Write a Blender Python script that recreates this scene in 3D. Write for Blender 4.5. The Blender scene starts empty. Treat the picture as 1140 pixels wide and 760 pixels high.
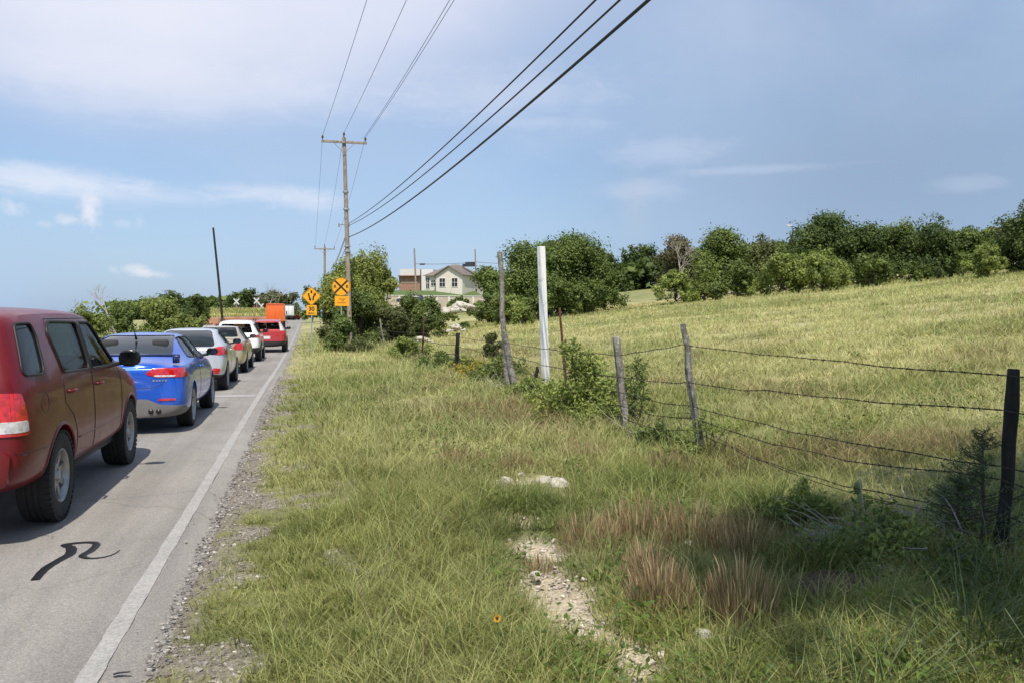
import bpy, bmesh, math, random
import numpy as np
from mathutils import Vector, Matrix
random.seed(7)
rng = np.random.default_rng(11)
S = bpy.context.scene
COL = S.collection
R = math.radians
# ------------------------------------------------------------------ camera frame
F, YAW, HOR, EYE = 930.0, R(13.8), 353.0, 1.65
CY, SY = math.cos(YAW), math.sin(YAW)
def G(px, d):
    """ground point at distance d (metres along the view) on the bearing px"""
    k = (px - 570) / F
    r = k * d
    return (r * CY + d * SY, d * CY - r * SY)
def H(y, d):
    """height of something seen at row y from distance d"""
    return EYE - (y - HOR) / F * d

# ------------------------------------------------------------------ noise
def _hash(ix, iy, seed):
    n = (ix.astype(np.int64) * 374761393 + iy.astype(np.int64) * 668265263 + seed * 974711) & 0x7fffffff
    n = ((n ^ (n >> 13)) * 1274126177) & 0x7fffffff
    return ((n ^ (n >> 16)) & 0xffff) / 65535.0
def vnoise(x, y, seed=0):
    x = np.asarray(x, float); y = np.asarray(y, float)
    ix = np.floor(x); iy = np.floor(y); fx = x - ix; fy = y - iy
    fx = fx * fx * (3 - 2 * fx); fy = fy * fy * (3 - 2 * fy)
    a = _hash(ix, iy, seed); b = _hash(ix + 1, iy, seed)
    c = _hash(ix, iy + 1, seed); d = _hash(ix + 1, iy + 1, seed)
    return (a * (1 - fx) + b * fx) * (1 - fy) + (c * (1 - fx) + d * fx) * fy
def fbm(x, y, seed=0, oct=4):
    s = 0; a = .5; t = 0
    for i in range(oct):
        s = s + a * vnoise(x * 2 ** i, y * 2 ** i, seed + i * 17); t += a; a *= .5
    return s / t
def sstep(a, b, x):
    t = np.clip((np.asarray(x, float) - a) / (b - a), 0, 1)
    return t * t * (3 - 2 * t)

# ------------------------------------------------------------------ terrain
ROAD_L, ROAD_R = -8.3, -0.72
def road_z(y):
    return -0.08 * sstep(18, 32, y) * (1 - sstep(45, 80, y)) + 1.0 * sstep(55, 150, y)
def gz(x, y):
    x = np.asarray(x, float); y = np.asarray(y, float)
    base = road_z(y)
    t = np.clip(x - 3.6, 0, None)
    rise = 0.11 * (t - 1.4 * (1 - np.exp(-t / 1.4)))
    far = np.hypot(x, y)
    rise = np.minimum(rise, 9 + 0.02 * rise) * (1 - 0.75 * sstep(260, 700, far))
    verge = 0.10 * sstep(-0.6, 1.6, x) + 0.03 * sstep(1.6, 4.5, x)
    bump = (fbm(x * .55, y * .55, 3) - .5) * .16 * sstep(-0.3, 1.5, x) + (fbm(x * 2.3, y * 2.3, 9, 2) - .5) * .05 * sstep(-.5, .6, x)
    left = -0.12 * sstep(8.5, 11, -x) + (fbm(x * .3, y * .3, 5) - .5) * .2 * sstep(9, 14, -x)
    z = base * np.where(x > 0, 1 - .9 * sstep(2, 10, x), 1) + rise + verge + bump * (1 - sstep(150, 300, far)) + left
    under = ((x > ROAD_L - .02) & (x < ROAD_R + .02))
    edge = -0.05 * sstep(ROAD_R + .10, ROAD_R - .05, x) * (x > -4) - 0.05 * sstep(-ROAD_L + .1, -ROAD_L - .05, -x) * (x < -4)
    return z + edge
def gzf(x, y): return float(gz(x, y))

# ------------------------------------------------------------------ object helpers
def tag(o, label=None, cat=None, group=None, kind=None):
    if label: o['label'] = label
    if cat: o['category'] = cat
    if group: o['group'] = group
    if kind: o['kind'] = kind
    return o
def empty(name, loc=(0, 0, 0), rz=0, label=None, cat=None, group=None):
    o = bpy.data.objects.new(name, None); COL.objects.link(o)
    o.location = loc; o.rotation_euler = (0, 0, rz); o.empty_display_size = .2
    return tag(o, label, cat, group)
def link_mesh(name, me, mat=None, parent=None, loc=None, smooth=None):
    o = bpy.data.objects.new(name, me); COL.objects.link(o)
    if mat is not None:
        me.materials.clear()
        for m in (mat if isinstance(mat, (list, tuple)) else [mat]): me.materials.append(m)
    if parent is not None: o.parent = parent
    if loc is not None: o.location = loc
    if smooth is not None: me.polygons.foreach_set('use_smooth', [smooth] * len(me.polygons))
    return o
def np_mesh(name, verts, faces, col=None, smooth=False, nside=4, mats=None):
    """verts (N,3) array; faces list of (array(M,k)); col (N,3) point colours"""
    me = bpy.data.meshes.new(name)
    me.vertices.add(len(verts)); me.vertices.foreach_set('co', np.asarray(verts, np.float32).ravel())
    fl = [np.asarray(f) for f in faces if len(f)]
    nl = sum(f.size for f in fl); nf = sum(len(f) for f in fl)
    me.loops.add(nl); me.loops.foreach_set('vertex_index', np.concatenate([f.ravel() for f in fl]).astype(np.int32))
    tot = np.concatenate([np.full(len(f), f.shape[1]) for f in fl])
    st = np.concatenate([[0], np.cumsum(tot)[:-1]])
    me.polygons.add(nf); me.polygons.foreach_set('loop_start', st.astype(np.int32))
    me.polygons.foreach_set('loop_total', tot.astype(np.int32))
    me.polygons.foreach_set('use_smooth', np.full(nf, smooth))
    if mats is not None: me.polygons.foreach_set('material_index', np.asarray(mats, np.int32))
    if col is not None:
        at = me.color_attributes.new('col', 'FLOAT_COLOR', 'POINT')
        c = np.ones((len(verts), 4), np.float32); c[:, :3] = col
        at.data.foreach_set('color', c.ravel())
    me.update(calc_edges=True); me.validate()
    return me

class MB:
    def __init__(s): s.v = []; s.f = []; s.m = []; s.mi = 0
    def add(s, vs, fs):
        n = len(s.v); s.v += [tuple(v) for v in vs]
        for f in fs: s.f.append(tuple(i + n for i in f)); s.m.append(s.mi)
    def box(s, c, d, rz=0, bev=0, rx=0, ry=0):
        x, y, z = d[0] / 2, d[1] / 2, d[2] / 2
        if bev:
            bm = bmesh.new(); bmesh.ops.create_cube(bm, size=1)
            for v in bm.verts: v.co = Vector((v.co.x * d[0], v.co.y * d[1], v.co.z * d[2]))
            bmesh.ops.bevel(bm, geom=bm.edges[:], offset=bev, segments=2, profile=.6, affect='EDGES')
            vs = [v.co.copy() for v in bm.verts]; bm.verts.index_update(); fs = [[v.index for v in f.verts] for f in bm.faces]; bm.free()
        else:
            vs = [Vector(p) for p in ((-x, -y, -z), (x, -y, -z), (x, y, -z), (-x, y, -z), (-x, -y, z), (x, -y, z), (x, y, z), (-x, y, z))]
            fs = [(0, 3, 2, 1), (4, 5, 6, 7), (0, 1, 5, 4), (1, 2, 6, 5), (2, 3, 7, 6), (3, 0, 4, 7)]
        M = Matrix.Translation(c) @ Matrix.Rotation(rz, 4, 'Z') @ Matrix.Rotation(ry, 4, 'Y') @ Matrix.Rotation(rx, 4, 'X')
        s.add([M @ v for v in vs], fs); return s
    def tube(s, pts, rad, n=8, cap=True, jit=0):
        pts = [Vector(p) for p in pts]
        if not hasattr(rad, '__len__'): rad = [rad] * len(pts)
        base = len(s.v); up = None
        for i, p in enumerate(pts):
            t = (pts[min(i + 1, len(pts) - 1)] - pts[max(i - 1, 0)]).normalized()
            if up is None:
                a = Vector((0, 0, 1)) if abs(t.z) < .9 else Vector((1, 0, 0))
                up = (a - t * a.dot(t)).normalized()
            else: up = (up - t * up.dot(t)).normalized()
            b = t.cross(up)
            for k in range(n):
                an = 2 * math.pi * k / n
                rr = rad[i] * (1 + (random.uniform(-jit, jit) if jit else 0))
                s.v.append(tuple(p + (up * math.cos(an) + b * math.sin(an)) * rr))
        for i in range(len(pts) - 1):
            for k in range(n):
                a = base + i * n + k; b2 = base + i * n + (k + 1) % n
                s.f.append((a, b2, b2 + n, a + n)); s.m.append(s.mi)
        if cap:
            s.f.append(tuple(base + k for k in range(n))[::-1]); s.m.append(s.mi)
            e = base + (len(pts) - 1) * n
            s.f.append(tuple(e + k for k in range(n))); s.m.append(s.mi)
        return s
    def lathe(s, prof, c=(0, 0, 0), axis='z', n=24):
        """prof list of (r, h) ; closed as open strip"""
        base = len(s.v)
        for (r, h) in prof:
            for k in range(n):
                a = 2 * math.pi * k / n
                p = (r * math.cos(a), r * math.sin(a), h)
                if axis == 'x': p = (p[2], p[0], p[1])
                elif axis == 'y': p = (p[0], p[2], p[1])
                s.v.append((p[0] + c[0], p[1] + c[1], p[2] + c[2]))
        for i in range(len(prof) - 1):
            for k in range(n):
                a = base + i * n + k; b2 = base + i * n + (k + 1) % n
                s.f.append((a, b2, b2 + n, a + n)); s.m.append(s.mi)
        return s
    def poly(s, pts): s.add(pts, [tuple(range(len(pts)))]); return s
    def prism(s, poly, axis, a, b):
        n = len(poly)
        def P(u, v, w): return (w, u, v) if axis == 'x' else ((u, w, v) if axis == 'y' else (u, v, w))
        s.add([P(u, v, a) for u, v in poly] + [P(u, v, b) for u, v in poly],
              [tuple(range(n))[::-1], tuple(range(n, 2 * n))] + [(i, (i + 1) % n, (i + 1) % n + n, i + n) for i in range(n)])
        return s
    def mesh(s, name='m', fixn=True):
        me = bpy.data.meshes.new(name); me.from_pydata(s.v, [], s.f)
        me.polygons.foreach_set('material_index', s.m)
        if fixn:
            bm = bmesh.new(); bm.from_mesh(me); bmesh.ops.recalc_face_normals(bm, faces=bm.faces[:]); bm.to_mesh(me); bm.free()
        return me
    def build(s, name, mat, parent=None, smooth=False, loc=None, angle=None, fixn=True):
        me = s.mesh(name, fixn)
        o = link_mesh(name, me, mat, parent, loc, smooth)
        if angle: me.set_sharp_from_angle(angle=R(angle))
        return o

# ------------------------------------------------------------------ materials
class NT:
    def __init__(s, name):
        s.m = bpy.data.materials.new(name); s.m.use_nodes = True; s.t = s.m.node_tree
        s.b = s.t.nodes['Principled BSDF']; s.out = s.t.nodes['Material Output']
    def n(s, typ, **kw):
        nd = s.t.nodes.new(typ)
        for k, v in kw.items():
            if k in nd.inputs: nd.inputs[k].default_value = v
            else: setattr(nd, k, v)
        return nd
    def l(s, a, b): s.t.links.new(a, b)
    def set(s, **kw):
        for k, v in kw.items(): s.b.inputs[k.replace('_', ' ')].default_value = v
        return s
    def noise(s, scale, detail=4, rough=.6, vec=None, dist=0):
        nd = s.n('ShaderNodeTexNoise'); nd.inputs['Scale'].default_value = scale; nd.inputs['Detail'].default_value = detail
        nd.inputs['Roughness'].default_value = rough; nd.inputs['Distortion'].default_value = dist
        if vec: s.l(vec, nd.inputs['Vector'])
        return nd.outputs['Fac']
    def ramp(s, fac, stops):
        r = s.n('ShaderNodeValToRGB'); e = r.color_ramp.elements
        while len(e) < len(stops): e.new(.5)
        for i, (p, c) in enumerate(stops): e[i].position = p; e[i].color = (*c, 1) if len(c) == 3 else c
        s.l(fac, r.inputs['Fac']); return r.outputs['Color']
    def mix(s, f, a, b, typ='MIX'):
        m = s.n('ShaderNodeMix', data_type='RGBA', blend_type=typ)
        for v, i in ((f, 0), (a, 6), (b, 7)):
            if hasattr(v, 'is_linked'): s.l(v, m.inputs[i])
            else: m.inputs[i].default_value = v if i == 0 else ((*v, 1) if len(v) == 3 else v)
        return m.outputs[2]
    def bump(s, h, strength=.3, dist=.02):
        b = s.n('ShaderNodeBump'); b.inputs['Strength'].default_value = strength; b.inputs['Distance'].default_value = dist
        s.l(h, b.inputs['Height']); s.l(b.outputs['Normal'], s.b.inputs['Normal'])
def obj_co(m): return m.n('ShaderNodeTexCoord').outputs['Object']
def geo_co(m): return m.n('ShaderNodeNewGeometry').outputs['Position']

MAT = {}
def plain(name, col, rough=.6, metal=0, var=.15, scale=8, bump=0, spec=None, coat=0):
    if name in MAT: return MAT[name]
    m = NT(name); co = obj_co(m)
    f = m.noise(scale, 5, .65, co)
    m.l(m.ramp(f, [(.25, tuple(c * (1 - var) for c in col)), (.75, tuple(min(1, c * (1 + var)) for c in col))]), m.b.inputs['Base Color'])
    m.set(Roughness=rough, Metallic=metal)
    if coat: m.set(Coat_Weight=coat, Coat_Roughness=.08)
    if bump: m.bump(m.noise(scale * 4, 4, .6, co), bump, .01)
    MAT[name] = m.m; return m.m
def paint(name, col, metal=.35, rough=.32, dust=.12, coat=.7):
    m = NT(name); co = obj_co(m)
    d = m.noise(3.5, 5, .7, co)
    sep = m.n('ShaderNodeSeparateXYZ'); m.l(co, sep.inputs[0])
    low = m.n('ShaderNodeMapRange'); m.l(sep.outputs[2], low.inputs[0]); low.inputs[1].default_value = .75; low.inputs[2].default_value = .25
    low.inputs[3].default_value = .12; low.inputs[4].default_value = 1.0
    mul = m.n('ShaderNodeMath', operation='MULTIPLY'); m.l(d, mul.inputs[0]); m.l(low.outputs[0], mul.inputs[1])
    mul2 = m.n('ShaderNodeMath', operation='MULTIPLY'); m.l(mul.outputs[0], mul2.inputs[0]); mul2.inputs[1].default_value = dust * 2.2
    m.l(m.mix(mul2.outputs[0], col, (.34, .30, .25)), m.b.inputs['Base Color'])
    rr = m.n('ShaderNodeMapRange'); m.l(d, rr.inputs[0]); rr.inputs[1].default_value = .3; rr.inputs[2].default_value = .8
    rr.inputs[3].default_value = rough - .06; rr.inputs[4].default_value = rough + .12
    m.l(rr.outputs[0], m.b.inputs['Roughness'])
    m.set(Metallic=metal, Coat_Weight=coat, Coat_Roughness=.05)
    return m.m
def glass_mat(name, tint=(.02, .025, .025), alpha=.75):
    """tinted safety glass: mix of transparent and glossy-dark"""
    m = NT(name); m.set(Roughness=.03, Metallic=0); m.b.inputs['Base Color'].default_value = (*tint, 1)
    m.b.inputs['IOR'].default_value = 1.52
    tr = m.n('ShaderNodeBsdfTransparent'); tr.inputs[0].default_value = (.62, .68, .64, 1)
    mx = m.n('ShaderNodeMixShader'); mx.inputs[0].default_value = alpha
    m.l(tr.outputs[0], mx.inputs[1]); m.l(m.b.outputs[0], mx.inputs[2]); m.l(mx.outputs[0], m.out.inputs[0])
    return m.m
def leaf_mat(name, trans=.35, rough=.55, hue=1.0):
    m = NT(name)
    at = m.n('ShaderNodeAttribute', attribute_name='col')
    co = geo_co(m); f = m.noise(1.3, 3, .6, co)
    c = m.mix(.55, at.outputs['Color'], m.ramp(f, [(.3, (.55, .6, .5)), (.7, (1.4, 1.35, 1.3))]), 'MULTIPLY')
    m.l(c, m.b.inputs['Base Color']); m.set(Roughness=rough)
    m.b.inputs['Specular IOR Level'].default_value = .3
    tl = m.n('ShaderNodeBsdfTranslucent'); m.l(m.mix(.5, c, (.9, 1.1, .35), 'MULTIPLY'), tl.inputs[0])
    mx = m.n('ShaderNodeMixShader'); mx.inputs[0].default_value = trans
    m.l(m.b.outputs[0], mx.inputs[1]); m.l(tl.outputs[0], mx.inputs[2]); m.l(mx.outputs[0], m.out.inputs[0])
    return m.m
def wood_mat(name, dark, light, scale=14, rough=.9, lichen=0):
    m = NT(name); co = obj_co(m)
    mp = m.n('ShaderNodeMapping'); mp.inputs['Scale'].default_value = (1, 1, .08); m.l(co, mp.inputs[0])
    f = m.noise(scale * 3, 6, .7, mp.outputs[0])
    c = m.ramp(f, [(.32, dark), (.5, tuple((a + b) / 2 for a, b in zip(dark, light))), (.68, light)])
    f2 = m.noise(6, 4, .7, co)
    c = m.mix(m.ramp(f2, [(.45, (0, 0, 0)), (.6, (.55, .55, .55))]), c, tuple(v * .55 for v in dark))
    if lichen:
        c = m.mix(m.ramp(m.noise(22, 4, .6, co), [(.56, (0, 0, 0)), (.62, (lichen,) * 3)]), c, (.5, .5, .42))
    m.l(c, m.b.inputs['Base Color']); m.set(Roughness=rough); m.bump(f, .6, .012); return m.m

M_GLASS = glass_mat('tinted_glass', alpha=.80)
M_GLASSC = glass_mat('clear_auto_glass', alpha=.34)
M_RUBBER = plain('tyre_rubber', (.018, .018, .018), .85, var=.4, scale=20, bump=.3)
M_BLKPL = plain('black_plastic', (.016, .016, .017), .55, var=.2)
M_BLKGL = plain('gloss_black_trim', (.01, .01, .011), .2)
M_STEEL = plain('grey_wheel_metal', (.33, .33, .33), .42, .8, var=.25, scale=14)
M_CHROME = plain('chrome', (.7, .7, .7), .15, 1)
M_INT = plain('interior_cloth', (.045, .045, .045), .9)
M_RED = None
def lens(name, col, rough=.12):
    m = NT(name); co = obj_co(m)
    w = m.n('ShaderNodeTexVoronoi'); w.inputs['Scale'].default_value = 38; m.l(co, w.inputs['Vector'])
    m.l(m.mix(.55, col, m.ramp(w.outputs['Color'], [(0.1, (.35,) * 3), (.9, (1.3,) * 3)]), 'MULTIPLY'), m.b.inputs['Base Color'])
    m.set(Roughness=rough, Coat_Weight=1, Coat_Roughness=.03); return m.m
M_RED = lens('red_lens', (.60, .012, .012))
M_MIRR = plain('mirror_dark_glass', (.10, .105, .11), .12, 1)
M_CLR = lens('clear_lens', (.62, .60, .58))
M_AMB = lens('amber_lens', (.7, .2, .02))
M_LEAF = leaf_mat('foliage')
M_GRASS = leaf_mat('grass_blades', .38, .6)
M_BARK = wood_mat('bark', (.05, .04, .03), (.14, .12, .10))
M_OLDWOOD = wood_mat('weathered_wood', (.10, .085, .07), (.36, .33, .29), lichen=.5)
M_POLEWOOD = wood_mat('pole_wood', (.22, .17, .13), (.42, .36, .29), 8)
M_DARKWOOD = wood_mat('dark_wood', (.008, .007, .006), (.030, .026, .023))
M_RUST = plain('rusty_iron', (.09, .035, .02), .9, var=.4, scale=20)
M_WIRE = plain('rusty_wire', (.045, .03, .022), .8)
M_CABLE = plain('black_cable', (.012, .012, .013), .6)
M_GALV = plain('galvanised_steel', (.42, .43, .42), .45, .7)
M_WHITE = plain('white_pvc', (.78, .77, .72), .5, var=.06, scale=3)
M_ROCK = plain('pale_limestone', (.46, .42, .35), .95, var=.3, scale=14, bump=.8)
# ================================================================== camera, light, sky
cam = bpy.data.cameras.new('camera'); cam.lens = 36 * F / 1140; cam.sensor_width = 36; cam.clip_end = 6000; cam.clip_start = .05
co_ = bpy.data.objects.new('camera', cam); COL.objects.link(co_); S.camera = co_
co_.location = (0, 0, EYE); co_.rotation_euler = (R(90) - math.atan(27 / F), 0, -YAW)
SUN_EL, SUN_AZ = R(62), math.atan2(-.20, -1.0)      # direction TO the sun: behind the camera, slightly left
sd = Vector((math.sin(SUN_AZ) * math.cos(SUN_EL), math.cos(SUN_AZ) * math.cos(SUN_EL), math.sin(SUN_EL)))
su = bpy.data.lights.new('sun', 'SUN'); su.energy = 4.0; su.angle = R(.55); su.color = (1, .94, .84)
so = bpy.data.objects.new('sun', su); COL.objects.link(so); so.rotation_euler = sd.to_track_quat('Z', 'Y').to_euler()
W = bpy.data.worlds.new('World'); S.world = W; W.use_nodes = True; wt = W.node_tree
bg = wt.nodes['Background']; sky = wt.nodes.new('ShaderNodeTexSky'); sky.sky_type = 'NISHITA'; sky.sun_disc = False
sky.sun_elevation = SUN_EL; sky.sun_rotation = SUN_AZ; sky.air_density = 1.0; sky.dust_density = 1.5; sky.ozone_density = 2.5
bg.inputs['Strength'].default_value = .125
def wn(t, **kw):
    nd = wt.nodes.new(t)
    for k, v in kw.items():
        if k in nd.inputs: nd.inputs[k].default_value = v
        else: setattr(nd, k, v)
    return nd
tc = wn('ShaderNodeTexCoord')
def wmath(op, a, b=None, clamp=False):
    nd = wn('ShaderNodeMath', operation=op); nd.use_clamp = clamp
    for i, v in enumerate((a, b)):
        if v is None: continue
        if hasattr(v, 'is_linked'): wt.links.new(v, nd.inputs[i])
        else: nd.inputs[i].default_value = v
    return nd.outputs[0]
def wsm(v, a, b):
    nd = wn('ShaderNodeMapRange', interpolation_type='SMOOTHSTEP'); wt.links.new(v, nd.inputs[0])
    nd.inputs[1].default_value = a; nd.inputs[2].default_value = b; return nd.outputs[0]
def wmix(f, a, b):
    m = wn('ShaderNodeMix', data_type='RGBA')
    for v, i in ((f, 0), (a, 6), (b, 7)):
        if hasattr(v, 'is_linked'): wt.links.new(v, m.inputs[i])
        else: m.inputs[i].default_value = v if i == 0 else (*v, 1)
    return m.outputs[2]
sp = wn('ShaderNodeSeparateXYZ'); wt.links.new(tc.outputs['Generated'], sp.inputs[0])
dx, dy, dz = sp.outputs
az = wmath('ARCTAN2', dx, dy)          # 0 = along the road, + to the right
el = wmath('ARCSINE', dz)
def wnoise(sx, sy, sz, scale, detail=6, rough=.6, dist=0, off=(0, 0, 0)):
    cb = wn('ShaderNodeCombineXYZ'); wt.links.new(az, cb.inputs[0]); wt.links.new(el, cb.inputs[1])
    mp = wn('ShaderNodeMapping'); mp.inputs['Scale'].default_value = (sx, sy, sz); mp.inputs['Location'].default_value = off
    wt.links.new(cb.outputs[0], mp.inputs[0])
    nd = wn('ShaderNodeTexNoise'); nd.inputs['Scale'].default_value = scale; nd.inputs['Detail'].default_value = detail
    nd.inputs['Roughness'].default_value = rough; nd.inputs['Distortion'].default_value = dist
    wt.links.new(mp.outputs[0], nd.inputs['Vector']); return nd.outputs['Fac']
def blob(a0, e0, ra, re, soft, n, amp):
    """a soft cloud about the direction (a0, e0) whose edge is broken by noise n"""
    u = wmath('DIVIDE', wmath('SUBTRACT', az, a0), ra); v = wmath('DIVIDE', wmath('SUBTRACT', el, e0), re)
    r = wmath('SQRT', wmath('ADD', wmath('MULTIPLY', u, u), wmath('MULTIPLY', v, v)))
    r = wmath('ADD', r, wmath('MULTIPLY', wmath('SUBTRACT', n, .5), amp))
    return wsm(r, 1.0, 1.0 - soft)
def dirpx(px, y):
    return YAW + math.atan((px - 570) / F), math.atan((HOR - y) / math.hypot(F, px - 570))
n_big = wnoise(1, 1.6, 1, 2.6, 7, .55, .3, (3.1, 1.7, 0))
n_fine = wnoise(1, 2.2, 1, 14, 6, .62, .4, (1, 9, 0))
n_streak = wnoise(1, 7, 1, 3.2, 7, .6, .5, (6.2, 2.2, 0))
n_mix = wmath('ADD', wmath('MULTIPLY', n_streak, .5), wmath('MULTIPLY', wnoise(1, 2.6, 1, 22, 7, .65, .6, (5, 1, 0)), .5))
n_puff = wnoise(1, 1, 1, 60, 5, .6, 0, (2, 2, 0))
skyc = wn('ShaderNodeMix', data_type='RGBA', blend_type='MULTIPLY'); skyc.inputs[0].default_value = 1
wt.links.new(sky.outputs[0], skyc.inputs[6]); skyc.inputs[7].default_value = (.84, .90, .97, 1)
c = skyc.outputs[2]
# thin high overcast everywhere, streaky
HAZE, VEIL, WHT = (3.0, 3.75, 4.95), (4.9, 5.1, 6.0), (5.8, 5.75, 6.2)
c = wmix(wmath('MULTIPLY', wsm(n_big, .25, .70), .75), c, HAZE)
c = wmix(wmath('MULTIPLY', wsm(el, .30, -.02), .5), c, (2.7, 3.8, 5.5))
a, e = dirpx(230, -20); c = wmix(wmath('MULTIPLY', blob(a, e + .10, .62, .30, .62, n_big, .75), .85), c, VEIL)
a, e = dirpx(180, 40); c = wmix(wmath('MULTIPLY', blob(a, e, .30, .11, .9, n_big, .9), .45), c, WHT)
a, e = dirpx(880, 40); c = wmix(wmath('MULTIPLY', blob(a, e + .04, .34, .16, .9, n_big, .8), .42), c, (3.5, 4.0, 5.1))
a, e = dirpx(1000, 200); c = wmix(wmath('MULTIPLY', blob(a, e, .52, .27, .95, n_big, .6), .85), c, (1.80, 2.50, 3.55))
for (px, y, ra, re, k, tint) in ((50, 200, .13, .020, .46, WHT), (300, 214, .12, .014, .34, WHT), (345, 226, .05, .018, .34, WHT), (130, 215, .2, .02, .25, WHT),
                                 (740, 172, .10, .024, .25, VEIL), (840, 190, .15, .007, .20, VEIL), (715, 212, .06, .022, .24, VEIL),
                                 (1075, 205, .05, .012, .18, VEIL), (150, 95, .35, .05, .25, WHT), (560, 110, .2, .05, .25, WHT)):
    a, e = dirpx(px, y); c = wmix(wmath('MULTIPLY', blob(a, e, ra, re, 1.0, n_mix, 2.2), k), c, tint)
for (px, y, ra, re, k) in ((16, 232, .013, .009, .7), (102, 237, .0125, .019, .9), (75, 246, .010, .006, .6), (50, 250, .010, .004, .3), (157, 248, .006, .009, .35),
                           (136, 250, .012, .005, .25), (148, 300, .020, .007, .6), (166, 305, .022, .005, .6), (10, 262, .03, .01, .0)):
    if k <= 0: continue
    a, e = dirpx(px, y); c = wmix(wmath('MULTIPLY', blob(a, e, ra * 1.25, re * 1.25, .95, n_puff, 2.0), k * .7), c, (5.8, 5.7, 6.0))
a, e = dirpx(706, 232); c = wmix(wmath('MULTIPLY', blob(a, e, .03, .075, 1.0, n_mix, 1.2), .22), c, (3.6, 3.7, 4.0))
wt.links.new(c, bg.inputs['Color'])
S.view_settings.view_transform = 'Standard'; S.view_settings.look = 'None'; S.view_settings.gamma = 1
S.view_settings.exposure = 0.38
S.render.engine = 'CYCLES'; S.cycles.max_bounces = 6; S.cycles.transparent_max_bounces = 12
S.cycles.diffuse_bounces = 3; S.cycles.glossy_bounces = 3; S.cycles.transmission_bounces = 3; S.cycles.caustics_reflective = False; S.cycles.caustics_refractive = False

# ================================================================== ground cover fields
def rot(x, y, cx, cy, a):
    u = (x - cx) * math.cos(a) + (y - cy) * math.sin(a); v = -(x - cx) * math.sin(a) + (y - cy) * math.cos(a); return u, v
# bare limestone patches: cx, cy, rx, ry, angle
BARE = [(1.38, 4.35, .20, .75, -.12), (1.52, 5.45, .16, .35, .2), (1.60, 6.15, .12, .22, .3), (1.42, 3.5, .13, .35, -.2), (1.95, 7.55, .5, .20, .1), (2.15, 3.75, .22, .16, 0),
        (2.05, 4.65, .16, .13, 0), (.95, 8.9, .3, .08, 0), (1.5, 9.9, .35, .12, .1), (3.55, 5.05, .35, .2, .2)]
def bare(x, y):
    x = np.asarray(x, float); y = np.asarray(y, float)
    n = (fbm(x * 3.1, y * 3.1, 41, 4) - .5) * 1.8
    m = np.zeros_like(x)
    for (cx, cy, rx, ry, a) in BARE:
        u, v = rot(x, y, cx, cy, a)
        m = np.maximum(m, sstep(1.25, .55, np.hypot(u / rx, v / ry) + n * np.where(np.asarray(cx) < 1, .95, .55)))
    return m
def shoulder(x, y):
    """gravel of the road shoulder, 1 = bare gravel"""
    n = (fbm(x * 1.2, y * .9, 77, 4) - .5)
    w = -.66 + n * .70 + .25 * (fbm(np.zeros_like(x) + 4, y * .5, 5, 3) - .5) * 2
    g = sstep(w + .16, w - .06, x)
    g2 = sstep(.545, .64, fbm(x * 2.3, y * 2.1, 93, 6)) * sstep(.75, -.1, x) * .85
    return np.clip(np.maximum(g, g2), 0, 1) * (x > -1.2)
def patchc(x, y, kind=None):
    """living colour of the sward: green <-> straw, in patches"""
    x = np.asarray(x, float); y = np.asarray(y, float)
    n = fbm(x * .45, y * .45, 21, 5); n2 = fbm(x * .12, y * .12, 31, 4)
    dry = np.clip((n - .36) * 2.4 + (n2 - .42) * 1.5, 0, 1)
    field = sstep(5, 9, x) ; near = sstep(13, 7, np.hypot(x - 4.5, y - 4.5))
    dry = np.clip(dry * (.60 + .38 * field) + .20 * field - .20 * (1 - field) * sstep(12, 6, y) + .09 + .12 * sstep(14, 26, y) * (1 - field) - .34 * near * field, 0, 1)
    return dry * (1 - .8 * sstep(72, 95, y) * sstep(12, 22, x))
GREEN = np.array([.190, .222, .060]); LIME = np.array([.330, .345, .105]); STRAW = np.array([.58, .535, .275]); DEEP = np.array([.105, .155, .042]); RUSSET = np.array([.30, .20, .12])
def sward(x, y, r):
    d = patchc(x, y)[:, None]; r = r[:, None]
    g = GREEN * (1 - r) + LIME * r
    dp = sstep(.52, .7, fbm(x * .55, y * .55, 55, 5))[:, None]
    g = g * (1 - .6 * dp) + DEEP * .6 * dp
    c = g * (1 - d) + STRAW * d
    ru = (sstep(.54, .68, fbm(x * .65, y * .65, 131, 4)) * sstep(.8, 2.2, x) * (1 - .6 * sstep(6, 10, x)))[:, None]
    return c * (1 - .6 * ru) + RUSSET * .6 * ru

# ------------------------------------------------------------------ ground sheet
def axis(segs):
    out = [segs[0][0]]
    for (a, b, st) in segs:
        n = max(1, int(round((b - a) / st))); out += list(a + (b - a) * (np.arange(1, n + 1) / n))
    return np.array(out)
def geo_axis(a, b, s0, g):
    out = []; p = a; s = s0 * (1 if b > a else -1)
    while (p < b) if b > a else (p > b): out.append(p); p += s; s *= g
    out.append(b); return out
xs = np.array(sorted(set(np.round(geo_axis(-.78, -3000, .16, 1.10) + list(np.arange(-.78, 5.5, .055)) + geo_axis(5.5, 3000, .07, 1.045), 4))))
ys = np.array(sorted(set(np.round(geo_axis(1.0, -400, .2, 1.25) + list(np.arange(1.0, 11, .055)) + geo_axis(11, 4200, .06, 1.025), 4))))
GX, GY = np.meshgrid(xs, ys); gx = GX.ravel(); gy = GY.ravel(); gzv = gz(gx, gy)
br = bare(gx, gy); sh = shoulder(gx, gy)
gzv = gzv - .05 * br * sstep(-.2, .6, gx)
fine = (fbm(gx * 9, gy * 9, 14, 3) - .5) * .03 * sstep(-.6, 0, gx) * sstep(40, 15, gy)
gzv = gzv + fine
base = sward(gx, gy, np.full(len(gx), .5)) * .74
soil = np.array([.13, .10, .07]); lime = np.array([.50, .43, .33]); grav = np.array([.235, .205, .18])
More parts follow.
